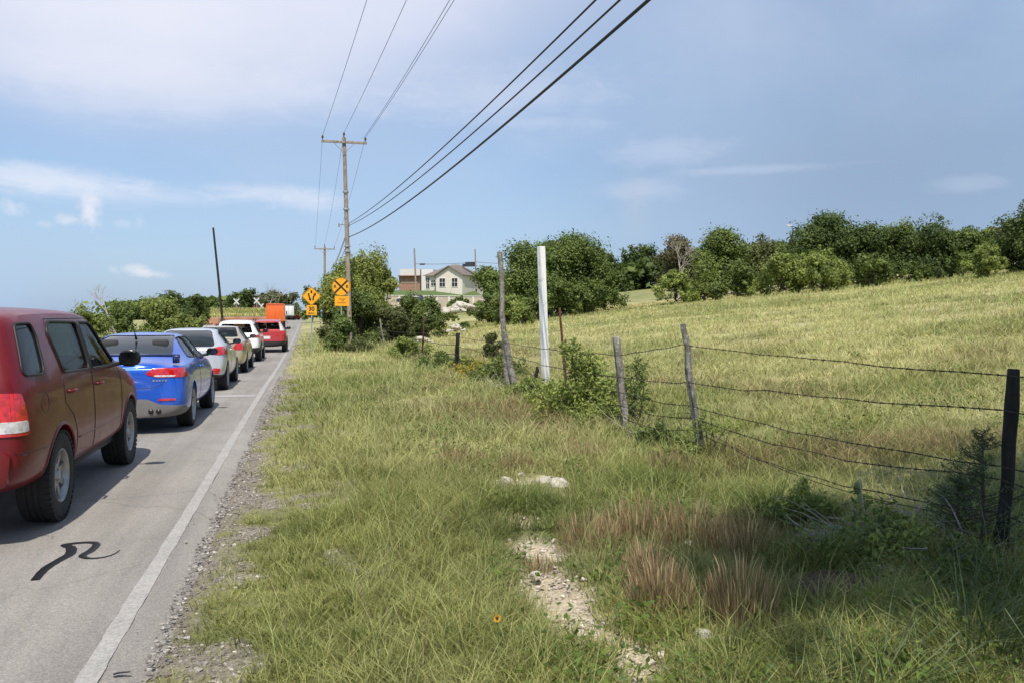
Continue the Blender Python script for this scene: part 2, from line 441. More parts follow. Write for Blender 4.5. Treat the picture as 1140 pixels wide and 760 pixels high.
nn = fbm(gx * 2.2, gy * 2.2, 61, 4)[:, None]
nearf = sstep(40, 14, np.hypot(gx, gy))[:, None]
colr = base * (1 - .45 * nearf * nn) + soil * .40 * nearf * nn
colr = colr * (1 - sh[:, None]) + grav * sh[:, None]
lm_ = (sstep(.7, 1.2, gx))[:, None]; colr = colr * (1 - br[:, None]) + (lime * lm_ + grav * 1.15 * (1 - lm_)) * br[:, None]
nx, ny = len(xs), len(ys)
idx = np.arange(nx * ny).reshape(ny, nx)
quads = np.stack([idx[:-1, :-1].ravel(), idx[:-1, 1:].ravel(), idx[1:, 1:].ravel(), idx[1:, :-1].ravel()], 1)
gm = NT('ground_soil_and_thatch'); at = gm.n('ShaderNodeAttribute', attribute_name='col'); co = geo_co(gm)
f1 = gm.noise(38, 6, .75, co); f2 = gm.noise(5.5, 5, .65, co); vo = gm.n('ShaderNodeTexVoronoi'); vo.inputs['Scale'].default_value = 70; gm.l(co, vo.inputs['Vector'])
cc = gm.mix(1, at.outputs['Color'], gm.ramp(f1, [(.25, (.45, .43, .40)), (.5, (.95, .95, .92)), (.8, (1.6, 1.55, 1.45))]), 'MULTIPLY')
cc = gm.mix(.5, cc, gm.ramp(f2, [(.3, (.6, .6, .55)), (.7, (1.35, 1.3, 1.25))]), 'MULTIPLY')
cc = gm.mix(.28, cc, gm.ramp(vo.outputs['Color'], [(.1, (.4, .4, .4)), (.9, (1.7, 1.65, 1.55))]), 'MULTIPLY')
gm.l(cc, gm.b.inputs['Base Color']); gm.set(Roughness=.95); gm.bump(f1, .7, .03)
me = np_mesh('ground', np.stack([gx, gy, gzv], 1), [quads], colr, True)
ground = tag(link_mesh('ground', me, gm.m), kind='structure')

# ------------------------------------------------------------------ road
am = NT('worn_asphalt'); co = geo_co(am)
f1 = am.noise(95, 5, .8, co); f2 = am.noise(1.1, 5, .6, co)
mp = am.n('ShaderNodeMapping'); mp.inputs['Scale'].default_value = (1.6, .10, 1); am.l(co, mp.inputs[0]); f3 = am.noise(1.6, 4, .6, mp.outputs[0])
c1 = am.ramp(f1, [(.28, (.115, .105, .093)), (.5, (.240, .224, .203)), (.72, (.43, .40, .36))])
c1 = am.mix(.5, c1, am.ramp(f2, [(.3, (.80, .79, .78)), (.7, (1.15, 1.14, 1.12))]), 'MULTIPLY')
c1 = am.mix(.8, c1, am.ramp(f3, [(.35, (.78, .77, .76)), (.65, (1.14, 1.13, 1.12))]), 'MULTIPLY')
vo = am.n('ShaderNodeTexVoronoi', feature='DISTANCE_TO_EDGE'); vo.inputs['Scale'].default_value = .45
dn = am.n('ShaderNodeTexNoise'); dn.inputs['Scale'].default_value = 2.5; dn.inputs['Detail'].default_value = 5; am.l(co, dn.inputs['Vector'])
mpd = am.mix(.22, co, dn.outputs['Color'], 'ADD'); am.l(mpd, vo.inputs['Vector'])
crk = am.ramp(vo.outputs['Distance'], [(0, (.28,) * 3), (.005, (0, 0, 0))])
c1 = am.mix(crk, c1, (.05, .046, .042))
am.l(c1, am.b.inputs['Base Color']); am.set(Roughness=.88); am.bump(f1, .35, .006)
ry_ = np.concatenate([np.arange(-30, 1, 1.0), np.arange(1, 16, .04), np.arange(16, 60, .25), np.arange(60, 420, 2.0)])
edge = ROAD_R + .03 + (fbm(ry_ * 0, ry_ * 1.1, 8, 5) - .5) * .22 + (fbm(ry_ * 0 + 3, ry_ * 6, 18, 3) - .5) * .07
wv = np.array([0, .02, .06, .2, .4, .6, .8, .97, 1.0])
X = ROAD_L + (edge[:, None] - ROAD_L) * wv[None, :]; Y = np.repeat(ry_[:, None], len(wv), 1)
Z = road_z(Y) + .004; Z[:, -1] -= .035; Z[:, 0] -= .035
ii = np.arange(X.size).reshape(X.shape)
q = np.stack([ii[:-1, :-1].ravel(), ii[:-1, 1:].ravel(), ii[1:, 1:].ravel(), ii[1:, :-1].ravel()], 1)
road = tag(link_mesh('road', np_mesh('road', np.stack([X.ravel(), Y.ravel(), Z.ravel()], 1), [q], None, True), am.m), kind='structure')
# side road leaving to the left before the crossing
xr = np.array([-90, -60, -40, -25, -14, -8.25]); yc = np.array([64, 62, 60.5, 59.5, 59, 58.5])
V = []; 
for x_, y_ in zip(xr, yc):
    w = 3.4 if x_ > -80 else 3.2
    if x_ > -9: w = 7
    for t in (-1, -.5, 0, .5, 1): V.append((x_, y_ + t * w, gzf(x_, y_ + t * w) + .10 if x_ < -9 else float(road_z(y_ + t * w)) + .012))
ii = np.arange(len(V)).reshape(len(xr), 5); q = np.stack([ii[:-1, :-1].ravel(), ii[1:, :-1].ravel(), ii[1:, 1:].ravel(), ii[:-1, 1:].ravel()], 1)
tag(link_mesh('side_road', np_mesh('side_road', V, [q], None, True), am.m), kind='structure')

lm = NT('worn_white_paint'); co = geo_co(lm); f = lm.noise(55, 6, .8, co)
lm.l(lm.mix(.7, lm.ramp(f, [(.36, (.22, .21, .195)), (.56, (.37, .355, .33)), (.78, (.47, .45, .42))]), lm.ramp(lm.noise(3, 4, .6, co), [(.3, (.8,) * 3), (.7, (1.1,) * 3)]), 'MULTIPLY'), lm.b.inputs['Base Color']); lm.set(Roughness=.8)
ly = ry_[(ry_ > -20) & (ry_ < 130)]
lw = .050 + (fbm(ly * 0, ly * 5, 8, 4) - .5) * .02
lx = -1.0 + (fbm(ly * 0, ly * .2, 28, 2) - .5) * .02 + .02
V = []; 
for y_, w_, x_ in zip(ly, lw, lx):
    z_ = float(road_z(y_)) + .008; V += [(x_ - w_, y_, z_), (x_ + w_, y_, z_)]
ii = np.arange(len(V)).reshape(-1, 2); q = np.stack([ii[:-1, 0], ii[:-1, 1], ii[1:, 1], ii[1:, 0]], 1)
tag(link_mesh('road_edge_line', np_mesh('road_edge_line', V, [q]), lm.m), kind='structure')
m = MB(); z_ = float(road_z(18.3)) + .009
m.add([(-4.5, 18.1, z_), (-1.07, 18.1, z_), (-1.07, 18.6, z_), (-4.5, 18.6, z_)], [(0, 1, 2, 3)]); tag(m.build('stop_line', lm.m), kind='structure')
ym = plain('worn_yellow_paint', (.5, .34, .05), .8, var=.3, scale=30)
m = MB()
for x0 in (-4.65, -4.4):
    for a in range(-10, 110, 4):
        if 16 < a < 19: continue
        m.add([(x0 - .05, a, float(road_z(a)) + .008), (x0 + .05, a, float(road_z(a)) + .008), (x0 + .05, a + 4, float(road_z(a + 4)) + .008), (x0 - .05, a + 4, float(road_z(a + 4)) + .008)], [(0, 1, 2, 3)])
tag(m.build('road_centre_line', ym), kind='structure')
# tar squiggle poured over a crack, traced on the road
def gpix(px, y):
    d = (EYE) * F / (y - HOR); return G(px, d)
TAR = plain('fresh_tar', (.012, .012, .013), .38, var=.5, scale=40)
def tar(pts, name='tar_strip'):
    P = [];
    for (px, y, w) in pts: P.append((*gpix(px, y), w))
    pl = np.array(P); t = np.linspace(0, len(pl) - 1, len(pl) * 7); i0 = np.clip(t.astype(int), 0, len(pl) - 2); fr = (t - i0)[:, None]
    def cr(i): return pl[np.clip(i, 0, len(pl) - 1)]
    p0, p1, p2, p3 = cr(i0 - 1), cr(i0), cr(i0 + 1), cr(i0 + 2)
    c = .5 * (2 * p1 + (p2 - p0) * fr + (2 * p0 - 5 * p1 + 4 * p2 - p3) * fr ** 2 + (3 * p1 - p0 - 3 * p2 + p3) * fr ** 3)
    tg = np.gradient(c[:, :2], axis=0); tg /= np.linalg.norm(tg, axis=1)[:, None] + 1e-9; nrm = np.stack([-tg[:, 1], tg[:, 0]], 1)
    w = np.maximum(c[:, 2:3], .003) * (1 + (rng.random((len(c), 1)) - .5) * .12)
    a = c[:, :2] + nrm * w; b = c[:, :2] - nrm * w
    V = [(x, y, .0088) for x, y in a] + [(x, y, .0088) for x, y in b] + [(x, y, .0125) for x, y in c[:, :2]]
    n = len(c); q = [(i, i + 1, 2 * n + i + 1, 2 * n + i) for i in range(n - 1)] + [(2 * n + i, 2 * n + i + 1, n + i + 1, n + i) for i in range(n - 1)]
    return link_mesh(name, np_mesh(name, V, [np.array(q)], None, True), TAR)
tag(tar([(34, 649, .026), (46, 636, .030), (62, 626, .030), (74, 619, .034), (75, 612, .034), (68, 609, .026), (80, 607, .024), (96, 606, .024), (104, 608, .026), (98, 615, .028), (88, 621, .026), (94, 624, .016), (108, 623.5, .010), (122, 620, .005), (130, 615, .003)]),
    'shiny black squiggle of tar poured on the grey road beside the white line', 'tar mark')
tag(tar([(120, 757, .010), (128, 755, .012), (140, 754, .006)]), 'short black dash of tar at the bottom of the white line', 'tar mark')
# ================================================================== grass
def in_view(x, y, m=.08):
    r = x * CY - y * SY; d = x * SY + y * CY
    return (d > .8) & (np.abs(r / np.maximum(d, .1)) < .613 + m + .6 / np.maximum(d, .5))
def blades(x, y, h, w, lean, az, col, face=None, segs=2, curl=1.0, z0=None):
    n = len(x); z = gz(x, y) - .015 if z0 is None else z0
    if face is None: face = rng.random(n) * math.pi
    fx = np.cos(face) * w / 2; fy = np.sin(face) * w / 2
    lx = np.cos(az) * lean; ly = np.sin(az) * lean
    P = []
    for t, ws in ((0, 1), (.5, .8)) if segs == 2 else ((0, 1), (.35, .9), (.7, .6)):
        s = t ** 1.8 * curl
        cx = x + lx * h * s; cyy = y + ly * h * s; cz = z + h * (t - .28 * lean * t * t * curl)
        P += [np.stack([cx - fx * ws, cyy - fy * ws, cz], 1), np.stack([cx + fx * ws, cyy + fy * ws, cz], 1)]
    P.append(np.stack([x + lx * h * curl, y + ly * h * curl, z + h * (1 - .28 * lean * curl - .12 * lean * lean)], 1))
    k = len(P); V = np.stack(P, 1).reshape(-1, 3); b = np.arange(n)[:, None] * k
    q = [b + np.array([[0, 1, 3, 2]])]
    if k == 7: q.append(b + np.array([[2, 3, 5, 4]]))
    tr = b + np.array([[k - 3, k - 2, k - 1]])
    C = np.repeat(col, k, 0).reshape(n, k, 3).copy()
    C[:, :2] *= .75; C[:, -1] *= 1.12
    return V, np.concatenate(q), tr, C.reshape(-1, 3)
class Grass:
    def __init__(s): s.V = []; s.Q = []; s.T = []; s.C = []; s.n = 0
    def add(s, r):
        V, Q, T, C = r; s.V.append(V); s.Q.append(Q + s.n); s.T.append(T + s.n); s.C.append(C); s.n += len(V)
    def build(s, name, mat, **kw):
        me = np_mesh(name, np.concatenate(s.V), [np.concatenate(s.Q), np.concatenate(s.T)], np.concatenate(s.C))
        return tag(link_mesh(name, me, mat, kw.pop('parent', None)), **kw)
SIDE = None
def sample(n, d0, d1, pw):
    """positions with density ~ d^-pw in the fan the camera side can see"""
    e = 2 - pw; u = rng.random(n)
    d = (d0 ** e + u * (d1 ** e - d0 ** e)) ** (1 / e) if abs(e) > 1e-6 else d0 * (d1 / d0) ** u
    k = (rng.random(n) * 2 - 1) * (.68 + .7 / d) if SIDE is None else SIDE[0] + (SIDE[1] - SIDE[0]) * rng.random(n)
    r = k * d
    return r * CY + d * SY, d * CY - r * SY, d
TUSS = ((655, 5.6, .22, .26, 420, 'reddish dry grass tussock right of the rocky path, set back'),
    (712, 5.75, .30, .32, 560, 'widest red brown grass tussock in the middle of the dry group'),
    (770, 5.5, .24, .32, 430, 'red brown tussock behind the little white stone'),
    (828, 5.3, .20, .30, 480, 'dull brown tussock at the right end of the rear dry group'),
    (735, 4.35, .17, .30, 650, 'front red brown tussock nearest the white rocks on their left'),
    (828, 4.2, .17, .32, 650, 'front red brown tussock on the right of the white rocks'),
    (722, 4.8, .15, .26, 420, 'short rusty tussock between the front and rear dry clumps'),
    (510, 8.6, .30, .28, 440, 'low brown weed clump left of the limestone rocks'),
    (575, 8.4, .22, .24, 330, 'low brown weed clump just behind the limestone rocks'),
    (650, 8.9, .28, .28, 420, 'brown weed clump below the leafy vine on the fence'),
    (745, 8.2, .25, .26, 330, 'dark dry clump before the tall leaning fence post'),
    (600, 5.2, .09, .10, 160, 'small round dead weed at the top of the bare path'))
EXCL = [(*G(px, d), r * .95) for px, d, r, *_ in TUSS] + [(*G(563, 7.75), .16), (*G(622, 7.45), .2), (*G(607, 7.6), .15), (*G(563, 7.4), .16), (*G(618, 7.1), .22), (*G(928, 4.75), .24), (*G(783, 3.9), .12)]
def keep(x, y, d):
    ex = np.zeros(len(x))
    for (ax, ay, ar) in EXCL: ex = np.maximum(ex, np.hypot(x - ax, y - ay) < ar)
    m = (ex < rng.random(len(x)) * .98 + .02) & (x > -.62) & (rng.random(len(x)) > np.clip(bare(x, y) * 1.05, 0, 1)) & (rng.random(len(x)) > np.clip(shoulder(x, y) * 1.03, 0, .995))
    return m
gr = Grass()
# clump centres, then blades around them
def clumps(nc, d0, d1, pw, nb, spread, h0, h1, wpx, straw=0):
    x, y, d = sample(nc, d0, d1, pw); m = keep(x, y, d); x, y, d = x[m], y[m], d[m]; n = len(x)
    hh = (h0 + (h1 - h0) * rng.random(n) ** 1.6) * (.55 + .9 * fbm(x * .8, y * .8, 71, 3))
    hh *= (1 - .55 * sstep(.3, -.4, x)) * (1 - .5 * np.clip(bare(x + .12, y) + bare(x - .12, y) + bare(x, y - .15), 0, 1))
    dryc = np.clip(rng.normal(0, .14, n), -.3, .3)
    sx = spread * (.6 + .8 * rng.random(n))
    cx = np.repeat(x, nb); cyy = np.repeat(y, nb); N = len(cx); sr = np.repeat(sx, nb)
    a = rng.random(N) * 2 * np.pi; rr = np.sqrt(rng.random(N)) * sr
    px_, py_ = cx + np.cos(a) * rr, cyy + np.sin(a) * rr
    h = np.repeat(hh, nb) * (.40 + .75 * rng.random(N)); dd = np.repeat(d, nb)
    w = np.maximum(.0035 + .003 * rng.random(N), wpx * dd / 830)
    w = np.minimum(w, .06)
    lean = np.clip(.25 + .55 * rng.random(N) + rr / np.maximum(sr, .01) * .3, 0, 1.15)
    la = a + rng.normal(0, .8, N)
    col = sward(px_, py_, rng.random(N))
    t = np.clip(np.repeat(dryc, nb) + rng.normal(0, .22, N) + straw, 0, .9)[:, None]
    col = col * (1 - t) + STRAW * t; col *= (.72 + .5 * rng.random(N))[:, None]
    brn = (rng.random(N) < .05)[:, None]; col = np.where(brn, np.array([.17, .10, .06]), col)
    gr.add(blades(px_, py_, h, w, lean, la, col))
clumps(15500, 2.2, 9, 1.35, 20, .080, .08, .27, .55)
clumps(13000, 8, 22, 1.3, 13, .13, .13, .36, .75)
clumps(24000, 20, 75, 1.25, 11, .34, .12, .32, .62, .02)
SIDE = (.62, 1.9); clumps(7000, 2.5, 40, 1.1, 12, .16, .12, .34, .9); SIDE = None
# seed stalks: tall thin straw stems
x, y, d = sample(24000, 2.4, 60, 1.0); m = keep(x, y, d) & (x > -.2) & (fbm(x * .7, y * .7, 12, 3) > .40); x, y, d = x[m], y[m], d[m]; n = len(x)
col = STRAW * (.8 + .5 * rng.random((n, 1))) * (1 - .35 * rng.random((n, 1)) * np.array([1, .2, 1]))
gr.add(blades(x, y, .28 + .32 * rng.random(n), np.maximum(.0022, .42 * d / 830), .25 + .5 * rng.random(n), rng.random(n) * 6.28, col))
# left verge beyond the road and around the crossing
x = -8.6 - 26 * rng.random(26000) ** 1.3; y = 12 + 70 * rng.random(26000); n = len(x); d = np.hypot(x, y)
gr.add(blades(x, y, .2 + .35 * rng.random(n), .03 + .03 * rng.random(n), .3 + .5 * rng.random(n), rng.random(n) * 6.28, sward(x, y, rng.random(n)) * .9))
gr.build('grass', M_GRASS, kind='stuff')

# ------------------------------------------------------------------ broad-leaf weeds low in the sward
def leafquads(P, size, N, col, asp=.55):
    """P (n,3) centres, N (n,3) normals -> diamond leaves"""
    n = len(P); a = rng.normal(size=(n, 3)); u = np.cross(N, a); u /= np.linalg.norm(u, axis=1)[:, None] + 1e-9; v = np.cross(N, u)
    s = np.asarray(size).reshape(-1, 1)
    b = N * s * .18
    V = np.stack([P - u * s, P + v * s * asp - b, P + u * s, P - v * s * asp - b], 1).reshape(-1, 3)
    q = np.arange(n)[:, None] * 4 + np.array([[0, 1, 2, 3]])
    return V, q, np.repeat(col, 4, 0)
wd = [[], [], []]; nW = 0
x, y, d = sample(2600, 2.6, 20, 1.3); m = keep(x, y, d) & (x > .9) & (fbm(x * .9, y * .9, 82, 3) > .5); x, y = x[m], y[m]
nb = 22; cx = np.repeat(x, nb) + rng.normal(0, .09, len(x) * nb); cyy = np.repeat(y, nb) + rng.normal(0, .09, len(x) * nb)
P = np.stack([cx, cyy, gz(cx, cyy) + .02 + .16 * rng.random(len(cx))], 1); Nn = rng.normal(size=P.shape) * .6 + np.array([0, -.2, 1]); Nn /= np.linalg.norm(Nn, axis=1)[:, None]
colw = np.array([.075, .125, .025]) * (.6 + .8 * rng.random((len(P), 1))) + np.array([.05, .05, 0]) * rng.random((len(P), 1))
V, q, C = leafquads(P, .010 + .016 * rng.random(len(P)), Nn, colw)
tag(link_mesh('low_weeds', np_mesh('low_weeds', V, [q], C), M_LEAF), kind='stuff')

# ------------------------------------------------------------------ gravel and pebbles
ico = bmesh.new(); bmesh.ops.create_icosphere(ico, subdivisions=1, radius=1); IV = np.array([v.co for v in ico.verts]); IF = np.array([[v.index for v in f.verts] for f in ico.faces]); ico.free()
def stones(x, y, s, col, name, mat, lift=.25, **kw):
    n = len(x); z = gz(x, y) - .05 * bare(x, y) * sstep(-.2, .6, x)
    z = np.where(x < ROAD_R + .05, .006, z)
    sc = s[:, None] * (.6 + .7 * rng.random((n, 3))); sc[:, 2] *= .6
    a = rng.random(n) * 6.28; ca, sa = np.cos(a), np.sin(a)
    L = IV[None] * (1 + .28 * (rng.random((n, len(IV), 1)) - .5) * 2) * sc[:, None, :]
    X = L[..., 0] * ca[:, None] - L[..., 1] * sa[:, None] + x[:, None]; Y = L[..., 0] * sa[:, None] + L[..., 1] * ca[:, None] + y[:, None]
    Z = L[..., 2] + (z + lift * s)[:, None]
    V = np.stack([X, Y, Z], -1).reshape(-1, 3); Fc = (np.arange(n)[:, None, None] * len(IV) + IF[None]).reshape(-1, 3)
    return tag(link_mesh(name, np_mesh(name, V, [Fc], np.repeat(col, len(IV), 0)), mat), **kw)
sm = NT('loose_stone'); at = sm.n('ShaderNodeAttribute', attribute_name='col'); f = sm.noise(60, 4, .7, geo_co(sm))
sm.l(sm.mix(1, at.outputs['Color'], sm.ramp(f, [(.3, (.65,) * 3), (.7, (1.3,) * 3)]), 'MULTIPLY'), sm.b.inputs['Base Color']); sm.set(Roughness=.95)
x = rng.uniform(-1.0, .9, 60000); y = 2.0 + 22 * rng.random(60000) ** 1.7; k = shoulder(x, y) * (x > ROAD_R - .05) + .06 * (x < ROAD_R) * (rng.random(len(x)) < .12)
m = rng.random(len(x)) < k * .8; x, y = x[m], y[m]; n = len(x)
g = rng.random((n, 1)); col = np.array([.16, .14, .125]) * (1 - g) + np.array([.50, .46, .40]) * g ** 2
stones(x, y, .004 + .014 * rng.random(n) ** 3, col, 'gravel', sm.m, kind='stuff')
x = rng.uniform(-.6, 3.9, 80000); y = rng.uniform(3, 11, 80000); m = rng.random(len(x)) < bare(x, y) * .6; x, y = x[m], y[m]; n = len(x)
g = rng.random((n, 1)); col = np.array([.26, .21, .16]) * (1 - g) + np.array([.60, .54, .45]) * g
col = col * np.where(x < .8, .62, 1.0)[:, None]
stones(x, y, .004 + np.where(x < .8, .010, .020) * rng.random(n) ** 4, col, 'limestone_rubble', sm.m, kind='stuff')

def rock(px, d, sx, sy, sz, label, group=None, seed=1, dz=0, name='limestone_rock'):
    bm = bmesh.new(); bmesh.ops.create_icosphere(bm, subdivisions=3, radius=1); rs = random.Random(seed)
    cuts = [(Vector((rs.gauss(0, 1), rs.gauss(0, 1), rs.gauss(0, .8))).normalized(), rs.uniform(.55, .85)) for _ in range(9)]
    for v in bm.verts:
        for nrm, dd in cuts:
            e = v.co.dot(nrm) - dd
            if e > 0: v.co -= nrm * e * .85
        v.co *= 1 + .05 * rs.uniform(-1, 1)
        v.co = Vector((v.co.x * sx, v.co.y * sy, v.co.z * sz))
    me = bpy.data.meshes.new(name); bm.to_mesh(me); bm.free()
    x_, y_ = G(px, d); o = link_mesh(name, me, M_ROCK, None, (x_, y_, gzf(x_, y_) + dz)); o.rotation_euler = (0, 0, seed)
    return tag(o, label, 'rock', group)
rock(563, 7.75, .085, .06, .055, 'pale limestone rock lying in the grass left of the larger rock heap', seed=2)
rock(622, 7.45, .10, .08, .075, 'larger cream limestone rock at the right end of the bare strip in the grass', seed=3)
rock(607, 7.6, .09, .07, .06, 'small flat cream rock touching the larger limestone rock', seed=5)
rock(580, 8.1, .05, .04, .04, 'small white stone in dry weeds behind the pale rocks', seed=6)
rock(768, 5.6, .045, .035, .03, 'little white stone among reddish grass tussocks', seed=7)
rock(783, 4.05, .07, .05, .04, 'white rock at the foot of the front reddish tussocks', seed=8)
rock(680, 7.7, .05, .04, .04, 'pale green lichened stone under the vine covered post', seed=9)
rock(597, 5.05, .05, .04, .03, 'cream pebble at the top of the bare dirt path', seed=10)

# ------------------------------------------------------------------ tussocks of dry reddish bunch grass (things)
def tussock(px, d, r, h, n, label, cat='grass clump', group=None, cA=(.18, .105, .058), cB=(.54, .41, .25), green=.24, lean=.16, w=.0036, name='bunch_grass'):
    x0, y0 = G(px, d); g = Grass(); a = rng.random(n) * 6.28; rr = np.sqrt(rng.random(n)) * r
    x = rr * np.cos(a); y = rr * np.sin(a)
    t = rng.random((n, 1)); col = np.array(cA) * (1 - t) + np.array(cB) * t
    gmask = rng.random((n, 1)) < green; col = np.where(gmask, GREEN * (.6 + .6 * rng.random((n, 1))), col)
    hh = h * 1.18 * (.45 + .65 * rng.random(n)) * (1 - .4 * (rr / r) ** 2); hh = np.where(gmask[:, 0], hh * .7, hh)
    z0 = gz(x + x0, y + y0) - gzf(x0, y0) - .02
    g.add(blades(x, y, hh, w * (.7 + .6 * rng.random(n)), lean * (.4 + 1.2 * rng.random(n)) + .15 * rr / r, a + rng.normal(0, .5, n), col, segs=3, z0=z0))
    # seed-head tufts up the stems
    if name == 'bunch_grass':
        hs = ~gmask[:, 0] & (rng.random(n) < .42); k = hs.sum(); la = a[hs]; f_ = .62
        g.add(blades(x[hs] + np.cos(la) * .05 * hh[hs], y[hs] + np.sin(la) * .05 * hh[hs], hh[hs] * .46, .0045 + .004 * rng.random(k), .12 + .2 * rng.random(k), la, col[hs] * (1.05 + .35 * rng.random((k, 1))), z0=z0[hs] + hh[hs] * f_))
    o = g.build(name, M_GRASS, label=label, cat=cat, group=group); o.location = (x0, y0, gzf(x0, y0)); return o
for (px, d, r, h, n, lab) in TUSS:
    tussock(px, d, r, h, n, lab, group='dry reddish grass tussocks')
for i, (px, d, r, h, n, lab) in enumerate((
    (1090, 3.7, .22, .62, 210, 'large arching grey green bunch of long grass at the lower right'),
    (985, 3.3, .20, .50, 170, 'arching long grass clump at the bottom of the shaded corner'),
    (1130, 4.4, .2, .6, 150, 'long leaved grass clump at the foot of the black post'))):
    tussock(px, d, r, h, n, lab, group='long arching grass clumps', cA=(.07, .11, .045), cB=(.17, .20, .10), green=.35, lean=.85, w=.007, name='long_grass')
for i, (px, d, r, h, n, lab) in enumerate((
    (900, 5.0, .28, .38, 520, 'tall bright green tuft left of the dead brush pile'),
    (860, 6.4, .35, .36, 600, 'tall green tuft below the slack wires'),
    (575, 6.7, .30, .24, 520, 'bright green tuft in front of the limestone rocks'),
    (730, 7.5, .4, .3, 620, 'lush green grass clump near the tall leaning post'))):
    tussock(px, d, r, h, n, lab, group='green grass tufts', cA=(.09, .15, .03), cB=(.15, .20, .05), green=.5, lean=.5, w=.006, name='grass_tuft')

# sunflower
x0, y0 = G(553, 3.72); t = empty('wild_flower', (x0, y0, gzf(x0, y0)), 0, 'small yellow sunflower with a dark centre low in the verge grass', 'flower')
m = MB(); m.tube([(0, 0, 0), (.01, .005, .12), (.0, 0, .22)], .002, 5); m.build('stem', plain('weed_stem', (.09, .14, .04)), t)
m = MB(); 
for k in range(12):
    a = k * math.pi / 6; m.add([(0.004 * math.cos(a), -.003, .225 + .004 * math.sin(a)), (.014 * math.cos(a - .22), -.006, .225 + .014 * math.sin(a - .22)), (.021 * math.cos(a), -.007, .225 + .021 * math.sin(a)), (.014 * math.cos(a + .22), -.006, .225 + .014 * math.sin(a + .22))], [(0, 1, 2, 3)])
m.build('petals', plain('yellow_petals', (.75, .38, .02), .6), t)
m = MB(); m.lathe([(0, -.010), (.005, -.009), (.007, -.005), (.007, 0)], (0, 0, .225), 'y', 10); m.build('centre', plain('flower_centre', (.05, .02, .01)), t)

# ================================================================== trees and shrubs
def crown_mesh(name, H_, Rx, Ry, z0, nl, ls, cA, cB, lobes=14, seed=1, fill=.75, top=1.0, ragged=.25):
    """leaf-sized faces spread through many small clumps that sit in an uneven crown volume"""
    r = np.random.default_rng(seed); hh = H_ - z0
    # main lobes
    la = r.random(lobes) * 6.28; lr = r.random(lobes) ** .6; lz = r.random(lobes) ** .8
    wz = np.sin((np.clip(lz * .85 + .12, 0, 1) if z0 > .5 else np.clip(lz * .60 + .38, 0, 1)) * np.pi) ** .6
    L = np.stack([np.cos(la) * lr * Rx * .84 * wz, np.sin(la) * lr * Ry * .84 * wz, z0 + hh * ((.12 if z0 > .5 else .02) + (.70 if z0 > .5 else .80) * lz * top)], 1)
    LR = (.15 + .30 * r.random(lobes)) * min((Rx + Ry) / 2, hh) * .95
    # sub clumps on lobes' skins
    nc = max(60, nl // 34); li = r.integers(0, lobes, nc); dv = r.normal(size=(nc, 3)); dv[:, 2] = dv[:, 2] * .8 + .25; dv /= np.linalg.norm(dv, axis=1)[:, None]
    rad = LR[li] * (1 - .55 * r.random(nc) ** 2) * (1 + ragged * r.normal(size=nc).clip(-1, 1.2) * .5)
    Cc = L[li] + dv * rad[:, None] * np.array([1, 1, .85])
    cr_ = (.055 + .08 * r.random(nc)) * min(Rx * 2, hh) * (1 + .3 * r.normal(size=nc).clip(-1, 1)); tone = r.random(nc) * .5 + .5 * r.random(lobes)[li]
    ci = r.integers(0, nc, nl); o = r.normal(size=(nl, 3)).clip(-1.7, 1.7) * .52; P = Cc[ci] + o * cr_[ci][:, None]
    P[:, 2] = np.maximum(P[:, 2], z0 * .6 + .02)
    N = dv[ci] * .6 + o * .5 + r.normal(size=(nl, 3)) * .55 + np.array([0, 0, .35]); N /= np.linalg.norm(N, axis=1)[:, None]
    t = np.clip(tone[ci] + r.normal(0, .18, nl), 0, 1)[:, None]; col = np.array(cA) * (1 - t) + np.array(cB) * t
    global rng; keep_ = rng; rng = r
    V, q, C = leafquads(P, ls * (.6 + .8 * r.random(nl)), N, col, .6); rng = keep_
    return np_mesh(name, V, [q], C), L
def limbs(Hc, z0, L, rt, seed=1, bare_tip=0):
    rs = random.Random(seed); m = MB(); zt = max(z0 * .9, .25)
    m.tube([(0, 0, -.25), (rs.uniform(-.1, .1), rs.uniform(-.1, .1), zt * .5), (rs.uniform(-.15, .15), rs.uniform(-.15, .15), zt + .1)], [rt * 1.25, rt, rt * .8], 8, jit=.12)
    for l in list(L)[:12]:
        e = Vector(l); mid = Vector((e.x * .45 + rs.uniform(-.2, .2), e.y * .45 + rs.uniform(-.2, .2), zt + (e.z - zt) * .55))
        m.tube([(0, 0, zt * .8), tuple(mid), tuple(e)], [rt * .6, rt * .38, rt * .12], 6, jit=.1)
    return m
VAR = {}
GREENS = {
 'dark': ((.042, .068, .022), (.145, .195, .050)), 'mid': ((.068, .100, .028), (.215, .275, .070)), 'light': ((.125, .165, .042), (.33, .38, .10)),
 'lime': ((.17, .20, .05), (.40, .43, .115)),
 'olive': ((.070, .085, .032), (.20, .215, .078)), 'brown': ((.11, .10, .058), (.26, .23, .13))}
def tree(name, x, y, H_, Rx, Ry, kind, label, cat='tree', z0=None, nl=5000, ls=.12, lobes=16, seed=1, rt=None, group=None, zoff=0, ragged=.3, fill=1):
    z0 = H_ * .18 if z0 is None else z0; cA, cB = GREENS[kind]
    root = empty(name, (x, y, gzf(x, y) + zoff), 0, label, cat, group)
    me, L = crown_mesh('crown', H_, Rx, Ry, z0, nl, ls, cA, cB, lobes, seed, ragged=ragged); link_mesh('crown', me, M_LEAF, root)
    limbs(H_, z0, L, rt or H_ * .022, seed).build('trunk' if cat == 'tree' else 'stems', M_BARK, root, True)
    return root
